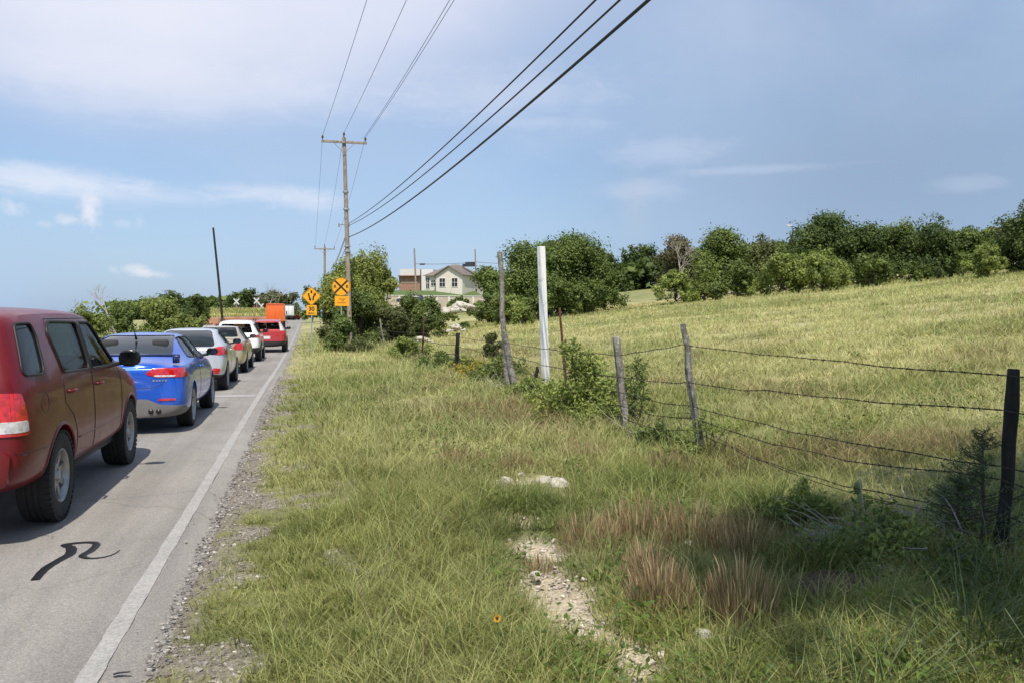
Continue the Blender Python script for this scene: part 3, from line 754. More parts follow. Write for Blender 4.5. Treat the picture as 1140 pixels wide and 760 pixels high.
def tp(px, d, ytop, wpx, kind, label, name='tree', dens=1.0, **kw):
    """a tree seen at bearing px, d metres away, its top at row ytop, wpx pixels wide"""
    x, y = G(px, d); h = H(ytop, d) - gzf(x, y) - kw.get('zoff', 0); r = wpx / 2 / F * d
    h = max(h, .5); ls = kw.pop('ls', None) or max(.022, 1.25 * d / 835)
    area = wpx * max(10, h / d * F)
    nl = int(min(34000, max(800, area * 2.5 * dens))); 
    return tree(name, x, y, h, r, r * kw.pop('ry', .85), kind, label, nl=nl, ls=ls, **kw)
GR = 'trees and shrubs along the far edge of the pasture'
# right-hand tree line: back row
for i, (px, d, yt, w, kind, lab) in enumerate((
    (591, 66, 254, 60, 'mid', 'broad green tree behind the tall white post, left of a pair'),
    (614, 70, 262, 50, 'mid', 'green crown in the middle of the broad pair behind the white post'),
    (636, 68, 258, 80, 'mid', 'broad green tree right of the tall white post, beside the pasture gap'),
    (672, 67, 288, 34, 'mid', 'lower green tree on the right shoulder of the broad pair'),
    (674, 190, 281, 40, 'dark', 'dark distant tree just left of the mown gap'),
    (714, 200, 270, 44, 'dark', 'dark tree closing the far end of the mown gap'),
    (754, 82, 262, 46, 'brown', 'brownish half bare tree with a speckled top'),
    (802, 76, 254, 72, 'mid', 'dark green tree right of the brownish half bare one'),
    (845, 78, 264, 60, 'olive', 'olive tree between the two taller dark trees'),
    (872, 84, 274, 60, 'mid', 'low tree behind the pale street lamp'),
    (918, 66, 233, 62, 'dark', 'tallest dark tree with a pointed top in the middle of the tree line'),
    (955, 64, 240, 52, 'dark', 'dark rounded tree just right of the tallest pointed one'),
    (993, 66, 244, 62, 'mid', 'green tree right of the dark rounded one'),
    (1040, 64, 246, 70, 'dark', 'broad dark tree in the right half of the tree line'),
    (1082, 62, 252, 52, 'mid', 'green tree left of the light bush at the right edge'),
    (1112, 66, 256, 50, 'olive', 'olive tree behind the right edge tree'),
    (1150, 53, 222, 74, 'dark', 'tall dark tree cut by the right edge of the view'),
    (1205, 52, 235, 80, 'mid', 'green tree just past the right edge tree'))):
    tp(px, d, yt, w * 1.38, kind, lab, group=GR, seed=100 + i, lobes=26, dens=1.1, z0=.45, ragged=.5)
for i, (px, d, yt, w, kind, lab) in enumerate((
    (612, 63, 305, 60, 'mid', 'low leafy shrub at the foot of the broad tree behind the white post'),
    (656, 64, 314, 50, 'mid', 'dark low shrub under the tree beside the gap'),
    (690, 185, 296, 30, 'dark', 'dark shrub on the left side of the mown gap'),
    (752, 64, 302, 52, 'light', 'pale green bush standing right of the mown gap'),
    (782, 64, 316, 42, 'light', 'small light bush at the edge of the pasture near the gap'),
    (822, 64, 296, 66, 'mid', 'green bush below the olive tree'),
    (868, 60, 282, 72, 'light', 'light green spreading bush left of the yellowish one'),
    (915, 58, 280, 66, 'light', 'yellowish green bush under the tallest dark tree'),
    (965, 57, 286, 66, 'mid', 'green bush under the dark rounded tree'),
    (1010, 57, 292, 56, 'mid', 'feathery green bush beneath the broad dark tree on its left'),
    (1050, 57, 290, 50, 'dark', 'shadowy bush beneath the broad dark tree on its right'),
    (1097, 51, 274, 46, 'light', 'pale rounded bush alone near the right edge'),
    (1145, 52, 286, 50, 'dark', 'dark bush under the tree at the right edge'))):
    tp(px, d, yt, w * 1.15, kind, lab, 'bush', cat='bush', group=GR, seed=200 + i, lobes=18, z0=.08, dens=1.15)
# middle: around the pole and the white house
for i, (px, d, yt, w, kind, lab, nm, ct, kw) in enumerate((
    (402, 53, 268, 78, 'lime', 'feathery yellow green tree wrapped around the near utility pole', 'tree', 'tree', dict(z0=.9, ragged=.35, lobes=24)),
    (372, 56, 290, 42, 'mid', 'tree behind the round yellow sign', 'tree', 'tree', dict(z0=.6)),
    (421, 54, 284, 36, 'lime', 'feathery light tree leaning right of the near utility pole', 'tree', 'tree', dict(z0=.8)),
    (400, 50, 318, 66, 'mid', 'dark bush at the foot of the near utility pole', 'bush', 'bush', dict(z0=.1)),
    (402, 51, 336, 84, 'olive', 'big dark bush behind the yellow road signs', 'bush', 'bush', dict(z0=.05)),
    (382, 39.6, 347, 34, 'mid', 'green bush around the post of the round yellow sign', 'bush', 'bush', dict(z0=.05)),
    (434, 50, 341, 70, 'olive', 'olive bush behind the two pale crooked fence stakes', 'bush', 'bush', dict(z0=.05)),
    (458, 62, 327, 52, 'mid', 'green shrub before the brick building', 'bush', 'bush', dict(z0=.05)),
    (480, 64, 330, 34, 'mid', 'green shrub below the house wall', 'bush', 'bush', dict(z0=.05)),
    (474, 50, 348, 36, 'dark', 'dark shrub left of the pale rubble heap', 'bush', 'bush', dict(z0=.05)),
    (552, 66, 326, 44, 'mid', 'shrub right of the rubble heap', 'bush', 'bush', dict(z0=.05)),
    (494, 84, 348, 40, 'light', 'light green shrub left below the big rubble heap', 'bush', 'bush', dict(z0=.05)),
    (530, 96, 347, 30, 'mid', 'green shrub right below the big rubble heap', 'bush', 'bush', dict(z0=.05)),
    (516, 138, 331, 50, 'mid', 'low shrub behind the pale rubble heap', 'bush', 'bush', dict(z0=.05)),
    (518, 60, 357, 40, 'mid', 'low weedy shrub in front of the pale rubble heap', 'bush', 'bush', dict(z0=.03)),
    (545, 74, 298, 50, 'mid', 'tree right of the white house', 'tree', 'tree', dict(z0=.4)),
    (565, 58, 325, 44, 'light', 'light willow like bush behind the tall thin pole', 'bush', 'bush', dict(z0=.05)),
    (582, 54, 340, 34, 'light', 'small pale bush at the pasture edge left of the white post', 'bush', 'bush', dict(z0=.03)),
    (548, 27, 368, 26, 'olive', 'small grey green shrub behind the fence by the forked post', 'bush', 'bush', dict(z0=.02)),
    (448, 32, 374, 24, 'light', 'light green weed growing on the fence line by the crooked stakes', 'bush', 'bush', dict(z0=.02)),
    )):
    kw.setdefault('lobes', 16); tp(px, d, yt, w * 1.15, kind, lab, nm, cat=ct, seed=300 + i, dens=1.5, group='trees and shrubs around the signs and the house', **kw)
# left of the road
for i, (px, d, yt, w, kind, lab, nm, ct) in enumerate((
    (100, 40, 341, 50, 'light', 'light green bush beyond the red car', 'bush', 'bush'),
    (135, 46, 333, 40, 'mid', 'dark green bush under the bare grey tree', 'bush', 'bush'),
    (174, 42, 327, 56, 'light', 'light green bush above the blue car', 'bush', 'bush'),
    (186, 52, 323, 62, 'dark', 'dark crowned tree behind the light bush above the blue car', 'tree', 'tree'),
    (205, 44, 344, 44, 'light', 'small light bush at the left edge of the side road', 'bush', 'bush'),
    (219, 95, 324, 26, 'dark', 'small dark round tree left of the black pole', 'tree', 'tree'),
    (272, 165, 319, 42, 'dark', 'round dark tree behind the left crossbuck sign', 'tree', 'tree'),
    (300, 175, 321, 40, 'olive', 'olive tree behind the right crossbuck sign', 'tree', 'tree'),
    (322, 185, 324, 40, 'olive', 'olive tree beyond the orange truck', 'tree', 'tree'),
    (240, 200, 333, 50, 'mid', 'low far green tree behind the black pole', 'tree', 'tree'),
    (348, 120, 316, 30, 'mid', 'tree behind the diamond sign', 'tree', 'tree'),
    )):
    tp(px, d, yt, w * 1.12, kind, lab, nm, cat=ct, seed=400 + i, lobes=15, z0=.1, dens=1.3, group='trees and shrubs left of the road')
# off-frame trees at the right of the viewer that shade the lower right corner
tree('tree', 6.3, 1.6, 8.0, 2.5, 2.4, 'mid', 'leafy tree at the fence beside the viewer, near the black post', z0=3.0, nl=15000, ls=.085, lobes=22, seed=501, group='shade trees by the fence')
tree('tree', 3.3, .15, 8.8, 2.4, 2.4, 'mid', 'leafy tree at the fence behind the viewer', z0=3.8, nl=15000, ls=.085, lobes=20, seed=502, group='shade trees by the fence')

# far woods on the horizon
def woods(name, pts, h, n, ls, kind, label):
    r = np.random.default_rng(5); P = np.array(pts); seg = r.integers(0, len(P) - 1, n); t = r.random(n)
    x = P[seg, 0] * (1 - t) + P[seg + 1, 0] * t + r.normal(0, 4, n); y = P[seg, 1] * (1 - t) + P[seg + 1, 1] * t + r.normal(0, 4, n)
    hh = h * (.62 + .6 * fbm((x + y) * .022, (x - y) * .02, 3, 2)); z = gz(x, y) + hh * np.sqrt(r.random(n))
    N = r.normal(size=(n, 3)) + np.array([0, -.5, .6]); N /= np.linalg.norm(N, axis=1)[:, None]
    tt = np.clip(fbm(x * .09, y * .09 + z * .2, 8, 3) * 1.4 - .2 + r.normal(0, .15, n), 0, 1)[:, None]; cA, cB = GREENS[kind]
    V, q, C = leafquads(np.stack([x, y, z], 1), ls * (.6 + .8 * r.random(n)), N, np.array(cA) * (1 - tt) + np.array(cB) * tt, .7)
    tag(link_mesh(name, np_mesh(name, V, [q], C), M_LEAF), kind='stuff')
woods('far_woods', [(-45, 240), (-12, 250)], 5.5, 7000, .9, 'mid', '')
woods('far_woods', [(14, 260), (50, 220), (75, 190), (100, 150), (120, 110), (130, 80)], 6.5, 22000, .9, 'dark', '')

# bare grey trees
def bare_tree(x, y, h, label, seed=1, spread=.5, depth=5, cat='dead tree', rad=.05, group=None, mat=None, tilt=(0, 0), tips=0, lev=1):
    rs = random.Random(seed); m = MB(); tipsl = []
    def grow(p, dv, L, r, k):
        q = p + dv * L * .5 + Vector((rs.gauss(0, .06), rs.gauss(0, .06), 0)) * L; e = q + (dv + Vector((rs.gauss(0, .15), rs.gauss(0, .15), .08))).normalized() * L * .5
        m.tube([tuple(p), tuple(q), tuple(e)], [r, r * .85, r * .65], 5 if k < 3 else 4, cap=False)
        if k >= depth: tipsl.append(e); return
        for _ in range(rs.choice((2, 2, 3, 3))):
            nd = (dv + Vector((rs.gauss(0, spread), rs.gauss(0, spread), rs.gauss(.05, spread * .6)))).normalized()
            grow(e, nd, L * rs.uniform(.6, .85), r * .6, k + 1)
    root = empty('bare_tree', (x, y, gzf(x, y)), 0, label, cat, group)
    grow(Vector((0, 0, -.1)), Vector((tilt[0], tilt[1], 1)).normalized(), h * .26, rad, 0)
    m.build('trunk', mat or M_DEAD, root, False, fixn=False); return root
M_DEAD = plain('dead_grey_wood', (.32, .285, .245), .95, var=.35)
x, y = G(136, 43); bare_tree(x, y, 4.4, 'bare grey tree above the bushes beyond the blue car', 3, .5, 6, rad=.07, tilt=(-.3, 0))
x, y = G(322, 118); bare_tree(x, y, 8.5, 'bare grey tree leaning over the road beyond the orange truck', 5, .5, 6, rad=.12, tilt=(-.8, 0))
x, y = G(756, 74); bare_tree(x, y, 6.8, 'bare twiggy tree top rising over the brownish tree', 8, .42, 6, rad=.09)

# leafy vine and brush on the fence, juniper, dead brush, cactus, yellow flowering weed
def sprawl(name, px, d, blobs, label, cat, kind, ls, stem_n=10, seed=1, group=None, zj=0):
    x0, y0 = G(px, d); r = np.random.default_rng(seed); Ps = []
    root = empty(name, (x0, y0, gzf(x0, y0)), 0, label, cat, group); m = MB(); rs = random.Random(seed)
    for (bx, by, bz, br_, n) in blobs:
        c = r.normal(size=(max(6, n // 14), 3)); c /= np.linalg.norm(c, axis=1)[:, None]; c = np.array([bx, by, bz]) + c * br_ * (.35 + .75 * r.random((len(c), 1)))
        P = c[r.integers(0, len(c), n)] + r.normal(size=(n, 3)) * br_ * .20; Ps.append(P)
        for k in range(max(1, stem_n // len(blobs) + 1)):
            e = c[rs.randrange(len(c))]
            m.tube([(rs.uniform(-.1, .1), rs.uniform(-.1, .1), -.03), (e[0] * .5 + rs.uniform(-.1, .1), e[1] * .5, e[2] * .6 + .05), tuple(e)], [.008, .006, .003], 5, cap=False)
    P = np.concatenate(Ps); P[:, 2] = np.maximum(P[:, 2], .02); n = len(P); N = r.normal(size=(n, 3)) * .8 + np.array([0, -.3, .8]); N /= np.linalg.norm(N, axis=1)[:, None]
    t = r.random((n, 1)); cA, cB = GREENS[kind]; V, q, C = leafquads(P, ls * (.6 + .8 * r.random(n)), N, np.array(cA) * (1 - t) + np.array(cB) * t, .45)
    link_mesh('foliage', np_mesh('foliage', V, [q], C), M_LEAF, root)
    m.build('stems', plain('vine_stem', (.10, .075, .05)), root, True, fixn=False); return root
sprawl('vine', 655, 12.4, [(0, 0, .45, .35, 900), (.22, -.1, .35, .32, 800), (-.15, 0, .8, .22, 380), (-.28, .1, 1.05, .16, 160), (.05, -.2, .18, .38, 700), (.1, .1, .75, .26, 420), (-.38, .1, .3, .25, 350)],
       'bright green leafy vine climbing the wires left of the short wooden post', 'vine', 'light', .036, 14, 21)
for (px, d, kd, ls_, sc, lab) in ((586, 16.6, 'lime', .034, .42, 'yellow green sapling brush between the dark stub and the white post'), (560, 20, 'mid', .04, .9, 'olive green brush behind the forked post'), (625, 12.6, 'lime', .03, .6, 'spreading yellow green weeds below the rusty metal post'),
        (680, 12.0, 'lime', .03, .55, 'bright leafy brush pressed against the short wooden post'), (760, 8.6, 'light', .022, .35, 'small leafy weed left of the tall leaning post'), (900, 6.0, 'light', .022, .4, 'leafy weed under the lowest wire left of the cactus'), (1010, 5.0, 'light', .022, .4, 'leafy weed between the dead brush and the juniper'), (1080, 4.7, 'mid', .02, .35, 'green weed at the foot of the juniper'),
        (515, 24, 'lime', .05, .6, 'pale weeds right of the split post'), (400, 38, 'olive', .06, 1.0, 'olive brush below the round yellow sign'),
        (458, 33, 'light', .06, 1.1, 'tall pale green weeds on the fence line right of the crooked stakes'), (444, 35, 'mid', .05, .6, 'green weeds at the foot of the crooked stakes'),
        (488, 25, 'mid', .045, .9, 'low green brush between the rusty stake and the split post'), (548, 19, 'mid', .04, .75, 'dark green brush left of the forked fence post'), (588, 15.6, 'light', .034, .6, 'light green weeds between the forked post and the white post'),
        (612, 14.2, 'light', .032, .6, 'bright green weeds in front of the white post'), (640, 13.2, 'mid', .03, .5, 'green weeds under the rusty metal post'), (668, 11.6, 'light', .028, .5, 'low bright brush left of the short wooden post'), (735, 10, 'mid', .026, .4, 'low brush between the short post and the tall leaning post')):
    sprawl('weed', px, d, [(0, 0, .3 * sc, .34 * sc, 520), (.5 * sc, .1, .22 * sc, .3 * sc, 380), (-.5 * sc, 0, .2 * sc, .3 * sc, 380), (.1, .2, .5 * sc, .2 * sc, 200)], lab, 'weed', kd, ls_, 8, int(px), 'brush along the fence')
sprawl('vine', 706, 11.4, [(.03, 0, .55, .20, 520), (.05, 0, .82, .16, 260), (-.1, 0, .3, .18, 260), (.12, 0, .35, .2, 260)], 'twining green vine wrapped on the short wooden post', 'vine', 'mid', .024, 10, 22)
sprawl('vine', 790, 8.75, [(.05, 0, .38, .15, 230), (-.15, 0, .30, .14, 150), (.28, 0, .36, .09, 60)], 'small green vine at the foot of the tall leaning post', 'vine', 'light', .02, 6, 23)
sprawl('weed', 948, 5.1, [(0, 0, .12, .22, 500), (.25, .1, .2, .2, 300), (-.2, 0, .1, .15, 200)], 'leafy green weed in front of the dead brush pile', 'weed', 'mid', .022, 8, 24)
sprawl('weed', 530, 19.5, [(0, 0, .28, .3, 380), (.55, 0, .24, .32, 380), (-.35, 0, .2, .2, 160)], 'yellow flowering weed by the forked fence post', 'weed', 'yellow', .035, 8, 25) if False else None
GREENS['yellow'] = ((.10, .12, .02), (.55, .42, .04))
sprawl('weed', 530, 19.5, [(0, 0, .28, .3, 420), (.55, 0, .24, .32, 420), (-.35, 0, .2, .2, 180)], 'yellow flowering weed by the forked fence post', 'weed', 'yellow', .032, 8, 25)
GREENS['juniper'] = ((.050, .080, .040), (.15, .21, .085))
def juniper(px, d, h, r0, label, seed=3):
    x0, y0 = G(px, d); rs = random.Random(seed); root = empty('juniper', (x0, y0, gzf(x0, y0)), 0, label, 'shrub'); m = MB(); m.tube([(0, 0, -.05), (.01, 0, h * .5), (0, 0, h * .98)], [.014, .010, .003], 6)
    r = np.random.default_rng(seed); Ps = []; Ns = []
    for k in range(62):
        t = (k / 62) ** .85; z = h * (.06 + .93 * t); L = r0 * (1 - t) ** .75 * rs.uniform(.6, 1.15) + .03; a = rs.uniform(0, 6.28); up = rs.uniform(.25, .6)
        e = Vector((math.cos(a) * L, math.sin(a) * L, z + L * up)); m.tube([(0, 0, z), tuple(e * .5 + Vector((0, 0, z * .5 - .01))), tuple(e)], [.004, .003, .0015], 4, cap=False)
        n = int(26 + 90 * L); tt = r.random(n) ** .7; P = np.array([0, 0, z]) * (1 - tt[:, None]) + np.array(e) * tt[:, None] + r.normal(size=(n, 3)) * .014
        Ps.append(P)
    P = np.concatenate(Ps); n = len(P); N = r.normal(size=(n, 3)); N /= np.linalg.norm(N, axis=1)[:, None]; t = r.random((n, 1)); cA, cB = GREENS['juniper']
    V, q, C = leafquads(P, .011 * (.6 + .8 * r.random(n)), N, np.array(cA) * (1 - t) + np.array(cB) * t, .3)
    link_mesh('foliage', np_mesh('foliage', V, [q], C), M_LEAF, root); m.build('stem', M_BARK, root, fixn=False)
juniper(1096, 5.15, .80, .34, 'small feathery juniper growing against the black fence post')
juniper(1068, 5.5, .42, .28, 'lower juniper sprig left of the taller one', 5)
def brush(px, d, n, sx, sy, h, label, seed, rad=.005, group=None):
    x0, y0 = G(px, d); rs = random.Random(seed); m = MB()
    for k in range(n):
        p = Vector((rs.uniform(-sx, sx), rs.uniform(-sy, sy), rs.uniform(0, .06))); a = rs.uniform(0, 6.28); L = rs.uniform(.25, .8); el_ = rs.uniform(-.05, .5); dv = Vector((math.cos(a) * math.cos(el_), math.sin(a) * math.cos(el_), math.sin(el_)))
        pts = [p]; 
        for j in range(4): dv = (dv + Vector((rs.gauss(0, .22), rs.gauss(0, .22), rs.gauss(-.03, .12)))).normalized(); q_ = pts[-1] + dv * L / 4; q_.z = min(max(q_.z, .01), h); pts.append(q_)
        m.tube([tuple(q) for q in pts], [rad * rs.uniform(.5, 1.4) * (1 - .2 * j) for j in range(5)], 4, cap=False)
    o = m.build('dead_brush', M_DEAD, None, loc=(x0, y0, gzf(x0, y0)), fixn=False); return tag(o, label, 'dead branches', group)
brush(1040, 5.3, 150, .6, .35, .42, 'tangle of grey dead branches at the foot of the black post', 4, .0065)
brush(990, 6.2, 40, .45, .3, .45, 'loose grey dead branches beside the cactus pads', 6, .004)
brush(548, 17.5, 26, .3, .2, .3, 'small tangle of grey twigs at the forked post', 7, .008)
brush(715, 10.6, 22, .25, .2, .6, 'dry twigs hanging from the vine on the short post', 8, .005)
m_cac = plain('cactus_pad', (.16, .21, .07), .55, var=.2, scale=30)
def cactus(px, d, pads, label):
    x0, y0 = G(px, d); root = empty('prickly_pear', (x0, y0, gzf(x0, y0)), 0, label, 'cactus', 'prickly pear pads')
    for (x, z, r, t) in pads:
        m = MB(); pr = [(0, -.012), (r * .7, -.011), (r * .95, -.006), (r, 0), (r * .95, .006), (r * .7, .011), (0, .012)]; m.lathe(pr, (0, 0, 0), 'y', 18)
        o = m.build('pad', m_cac, root, True); o.location = (x, 0, z); o.rotation_euler = (0, t, .2)
        o.scale = (.85, 1, 1.15)
cactus(957, 6.4, [(0, .20, .05, .1), (.03, .08, .06, -.2)], 'single upright prickly pear pad left of the dead branches')
cactus(1064, 5.7, [(0, .25, .07, .2), (.12, .2, .06, -.3), (-.02, .1, .07, 0), (.1, .33, .045, .3)], 'prickly pear pads in front of the juniper')
# animal-dug earth mound in the shade
x0, y0 = G(928, 4.75)
P = []; nr = 14
m = MB(); m.v.append((0, 0, .07)); rr_ = random.Random(3)
for i in range(1, 8):
    for k in range(20):
        r_ = i / 7; m.v.append((math.cos(k * math.pi / 10) * .30 * r_ + rr_.gauss(0, .006), math.sin(k * math.pi / 10) * .20 * r_ + rr_.gauss(0, .006), .07 * math.cos(r_ * math.pi / 2) ** 1.2 - .03 * (i == 7) + rr_.gauss(0, .006)))
for k in range(20): m.f.append((0, 1 + k, 1 + (k + 1) % 20)); m.m.append(0)
for i in range(6):
    for k in range(20): a = 1 + i * 20 + k; b_ = 1 + i * 20 + (k + 1) % 20; m.f.append((a, a + 20, b_ + 20, b_)); m.m.append(0)
tag(m.build('ant_mound', plain('ant_mound_soil', (.135, .085, .062), .95, var=.5, scale=60, bump=1), loc=(x0, y0, gzf(x0, y0))), 'low brown mound of crumbly ant hill soil in the shade', 'mound')
# ================================================================== fence
FX = 4.1
def fx_at(px):
    k = (px - 570) / F; d = FX / (k * CY + SY); return G(px, d), d
fence = empty('barbed_wire_fence', (FX, 10, gzf(FX, 10)), 0, 'sagging barbed wire fence on crooked wooden posts along the pasture', 'fence')
fo = Vector(fence.location)
def woodpost(base, top, r0, r1, mat, label=None, parent=fence, name='post', n=9, knots=5, kink=.009, seed=1, catg=None):
    rs = random.Random(seed); b, t = Vector(base), Vector(top); m = MB(); pts = []; rad = []
    N_ = knots + 2
    for i in range(N_):
        f = i / (N_ - 1); p = b.lerp(t, f) + Vector((rs.gauss(0, kink), rs.gauss(0, kink), 0)) * (1 if 0 < i < N_ - 1 else 0)
        pts.append(p); rad.append((r0 * (1 - f) + r1 * f) * (1 + rs.uniform(-.09, .09)))
    pts.append(t + (t - b).normalized() * .004); rad.append(r1 * .86)
    random.seed(seed); off = Vector(parent.location) if parent else b
    m.tube([tuple(p - off) for p in pts], rad, n, jit=.10)
    o = m.build(name, mat, parent, True, angle=50); 
    if not parent: o.location = off
    if label: o['label'] = label
    if catg: o['category'] = catg
    return o
def fpost(pxb, pxt, yt, r0, r1, mat, label, seed, buried=.15, ytilt=0, dxy=(0, 0)):
    (x, y), d = fx_at(pxb); z = gzf(x, y)
    dt = d + ytilt; xt, yt_ = G(pxt, dt); zt = H(yt, dt)
    return woodpost((x, y, z - buried), (xt, yt_, zt), r0, r1, mat, label, seed=seed), (x, y, z), (xt, yt_, zt)
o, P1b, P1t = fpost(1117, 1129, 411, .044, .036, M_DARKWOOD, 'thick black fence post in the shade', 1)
o, P2b, P2t = fpost(784, 760, 361, .050, .032, M_OLDWOOD, 'tall grey fence post leaning left', 2)
o, P3b, P3t = fpost(698, 686, 375, .055, .045, M_OLDWOOD, 'short weathered post half covered by vine', 3)
o, P4b, P4t = fpost(574, 561, 372, .075, .065, M_OLDWOOD, 'crooked forked post beside the tall thin pole', 4)
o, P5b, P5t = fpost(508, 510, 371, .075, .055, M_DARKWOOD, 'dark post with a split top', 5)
o, P6b, P6t = fpost(470, 472, 352, .035, .03, M_RUST, 'thin rusty stake with an orange tip', 6)
o, P7b, P7t = fpost(428, 423, 355, .05, .04, M_OLDWOOD, 'pale crooked stake leaning right', 7)
o, P8b, P8t = fpost(416, 411, 354, .05, .04, M_OLDWOOD, 'pale twisted stake leaning left', 8)
P0b = (4.15, 1.6, gzf(4.15, 1.6)); P0t = (4.15, 1.6, gzf(4.15, 1.6) + 1.25); woodpost((4.15, 1.6, 0), P0t, .05, .045, M_DARKWOOD, seed=12)
posts = [(P0b, P0t), (P1b, P1t), (P2b, P2t), (P3b, P3t), (P4b, P4t), (P5b, P5t), (P6b, P6t), (P7b, P7t), (P8b, P8t)]
hts = [[1.15, .95, .62, .5, .3], [1.13, .92, .58, .50, .30], [1.20, .80, .55, .42, .28], [1.0, .72, .52, .34, .2], [1.0, .75, .52, .36, .2], [1.0, .75, .5, .3, .2], [1.0, .75, .5, .3, .2], [.95, .7, .5, .3, .2], [.9, .7, .5, .3, .2]]
for s in range(5):
    m = MB(); rs = random.Random(40 + s)
    for i in range(len(posts) - 1):
        (b0, t0), (b1, t1) = posts[i], posts[i + 1]
        def at(b, t, h):
            f = min(.97, h / max(.3, t[2] - b[2])); return Vector(b).lerp(Vector(t), f)
        A = at(b0, t0, hts[i][s]); B = at(b1, t1, hts[i + 1][s]); A.x -= .045; B.x -= .045
        L = (B - A).length; sag = (.02, .03, .05, .09, .12)[s] * L / 4; n = max(6, int(L / .35)); pts = []
        for k in range(n + 1):
            f = k / n; p = A.lerp(B, f); p.z -= 4 * sag * f * (1 - f); 
            if 0 < k < n: p += Vector((rs.gauss(0, .006), 0, rs.gauss(0, .008)))
            pts.append(p - fo)
        near = i < 3; r_ = .0028 if near else (.0055 if i < 5 else .009)
        if near:      # two twisted strands
            for ph in (0, math.pi):
                q = []; nn = n * 10
                for k in range(nn + 1):
                    f = k / nn * n; a = min(int(f), n - 1); p = pts[a].lerp(pts[a + 1], f - a); an = ph + k * 1.25
                    q.append(tuple(p + Vector((math.cos(an), 0, math.sin(an))) * .0030))
                m.tube(q, .0024, 4, cap=False)
            for k in range(int(L / .125)):
                f = (k + .5) * .125 / L * n; a = min(int(f), n - 1); p = pts[a].lerp(pts[a + 1], f - a)
                for an in (rs.uniform(0, 3), rs.uniform(3, 6)):
                    e = Vector((math.cos(an) * .016, rs.uniform(-.006, .006), math.sin(an) * .016)); m.tube([tuple(p - e), tuple(p + e)], .0016, 3, cap=False)
                m.tube([tuple(p + Vector((0, -.006, 0))), tuple(p + Vector((0, .006, 0)))], .006, 5)
        else: m.tube([tuple(p) for p in pts], r_, 4, cap=False)
    m.build('wire', M_WIRE, fence, fixn=False)
# loose slack strand that droops to the ground
m = MB(); A = Vector(P1b) + Vector((-.05, 0, .25)) - fo; B = Vector(P2b) + Vector((-.05, 0, .33)) - fo
m.tube([tuple(A.lerp(B, f) - Vector((0, 0, .6 * f * (1 - f)))) for f in [i / 14 for i in range(15)]], .0034, 4, cap=False); m.build('wire', M_WIRE, fence, fixn=False)

# things beside the fence
def solo(pxb, d, pxt, yt, r0, r1, mat, name, label, cat, seed, kink=.015, n=8):
    x, y = G(pxb, d); xt, yt_ = G(pxt, d); z = gzf(x, y); o = woodpost((x, y, z - .1), (xt, yt_, H(yt, d)), r0, r1, mat, None, None, name, n, 6, kink, seed); return tag(o, label, cat)
solo(565, 17.6, 556, 281, .065, .052, M_OLDWOOD, 'wooden_pole', 'tall thin grey wooden pole standing left of the white post', 'pole', 31, .02)
solo(594, 17.3, 598, 408, .05, .035, M_DARKWOOD, 'stub_post', 'short dark leaning stub between the forked post and the white post', 'post', 32, .01)
solo(632, 15.4, 623, 343, .028, .022, M_RUST, 'metal_post', 'rusty thin metal post with a vine just right of the white post', 'post', 33, .004, 5)
wp = NT('stained_white_paint'); co = obj_co(wp); mp = wp.n('ShaderNodeMapping'); mp.inputs['Scale'].default_value = (9, 9, .7); wp.l(co, mp.inputs[0])
f = wp.noise(2.2, 6, .75, mp.outputs[0]); f2 = wp.noise(7, 5, .7, co); sp_ = wp.n('ShaderNodeSeparateXYZ'); wp.l(co, sp_.inputs[0])
c_ = wp.ramp(f, [(.24, (.62, .60, .55)), (.38, (.86, .855, .83)), (.8, (.90, .895, .87))]); c_ = wp.mix(wp.ramp(f2, [(.58, (0, 0, 0)), (.66, (.55,) * 3)]), c_, (.40, .36, .29))
lo = wp.n('ShaderNodeMapRange'); wp.l(sp_.outputs[2], lo.inputs[0]); lo.inputs[1].default_value = .45; lo.inputs[2].default_value = .0; c_ = wp.mix(lo.outputs[0], c_, (.34, .31, .24)); wp.l(c_, wp.b.inputs['Base Color']); wp.set(Roughness=.7); M_WPOST = wp.m
x, y = G(608, 17.3); m = MB(); z = gzf(x, y); xt, yt_ = G(602, 17.3)
zt = H(275, 17.3); m.box((0, 0, (zt - z) / 2 - .05), (.125, .125, zt - z + .1), bev=.008, rz=.35)
o = m.build('white_post', M_WPOST, loc=(x, y, z)); tag(o, 'tall square white post standing in the fence line', 'post'); o.rotation_euler = (0, -math.atan2(math.hypot(xt - x, yt_ - y), zt - z), 0)

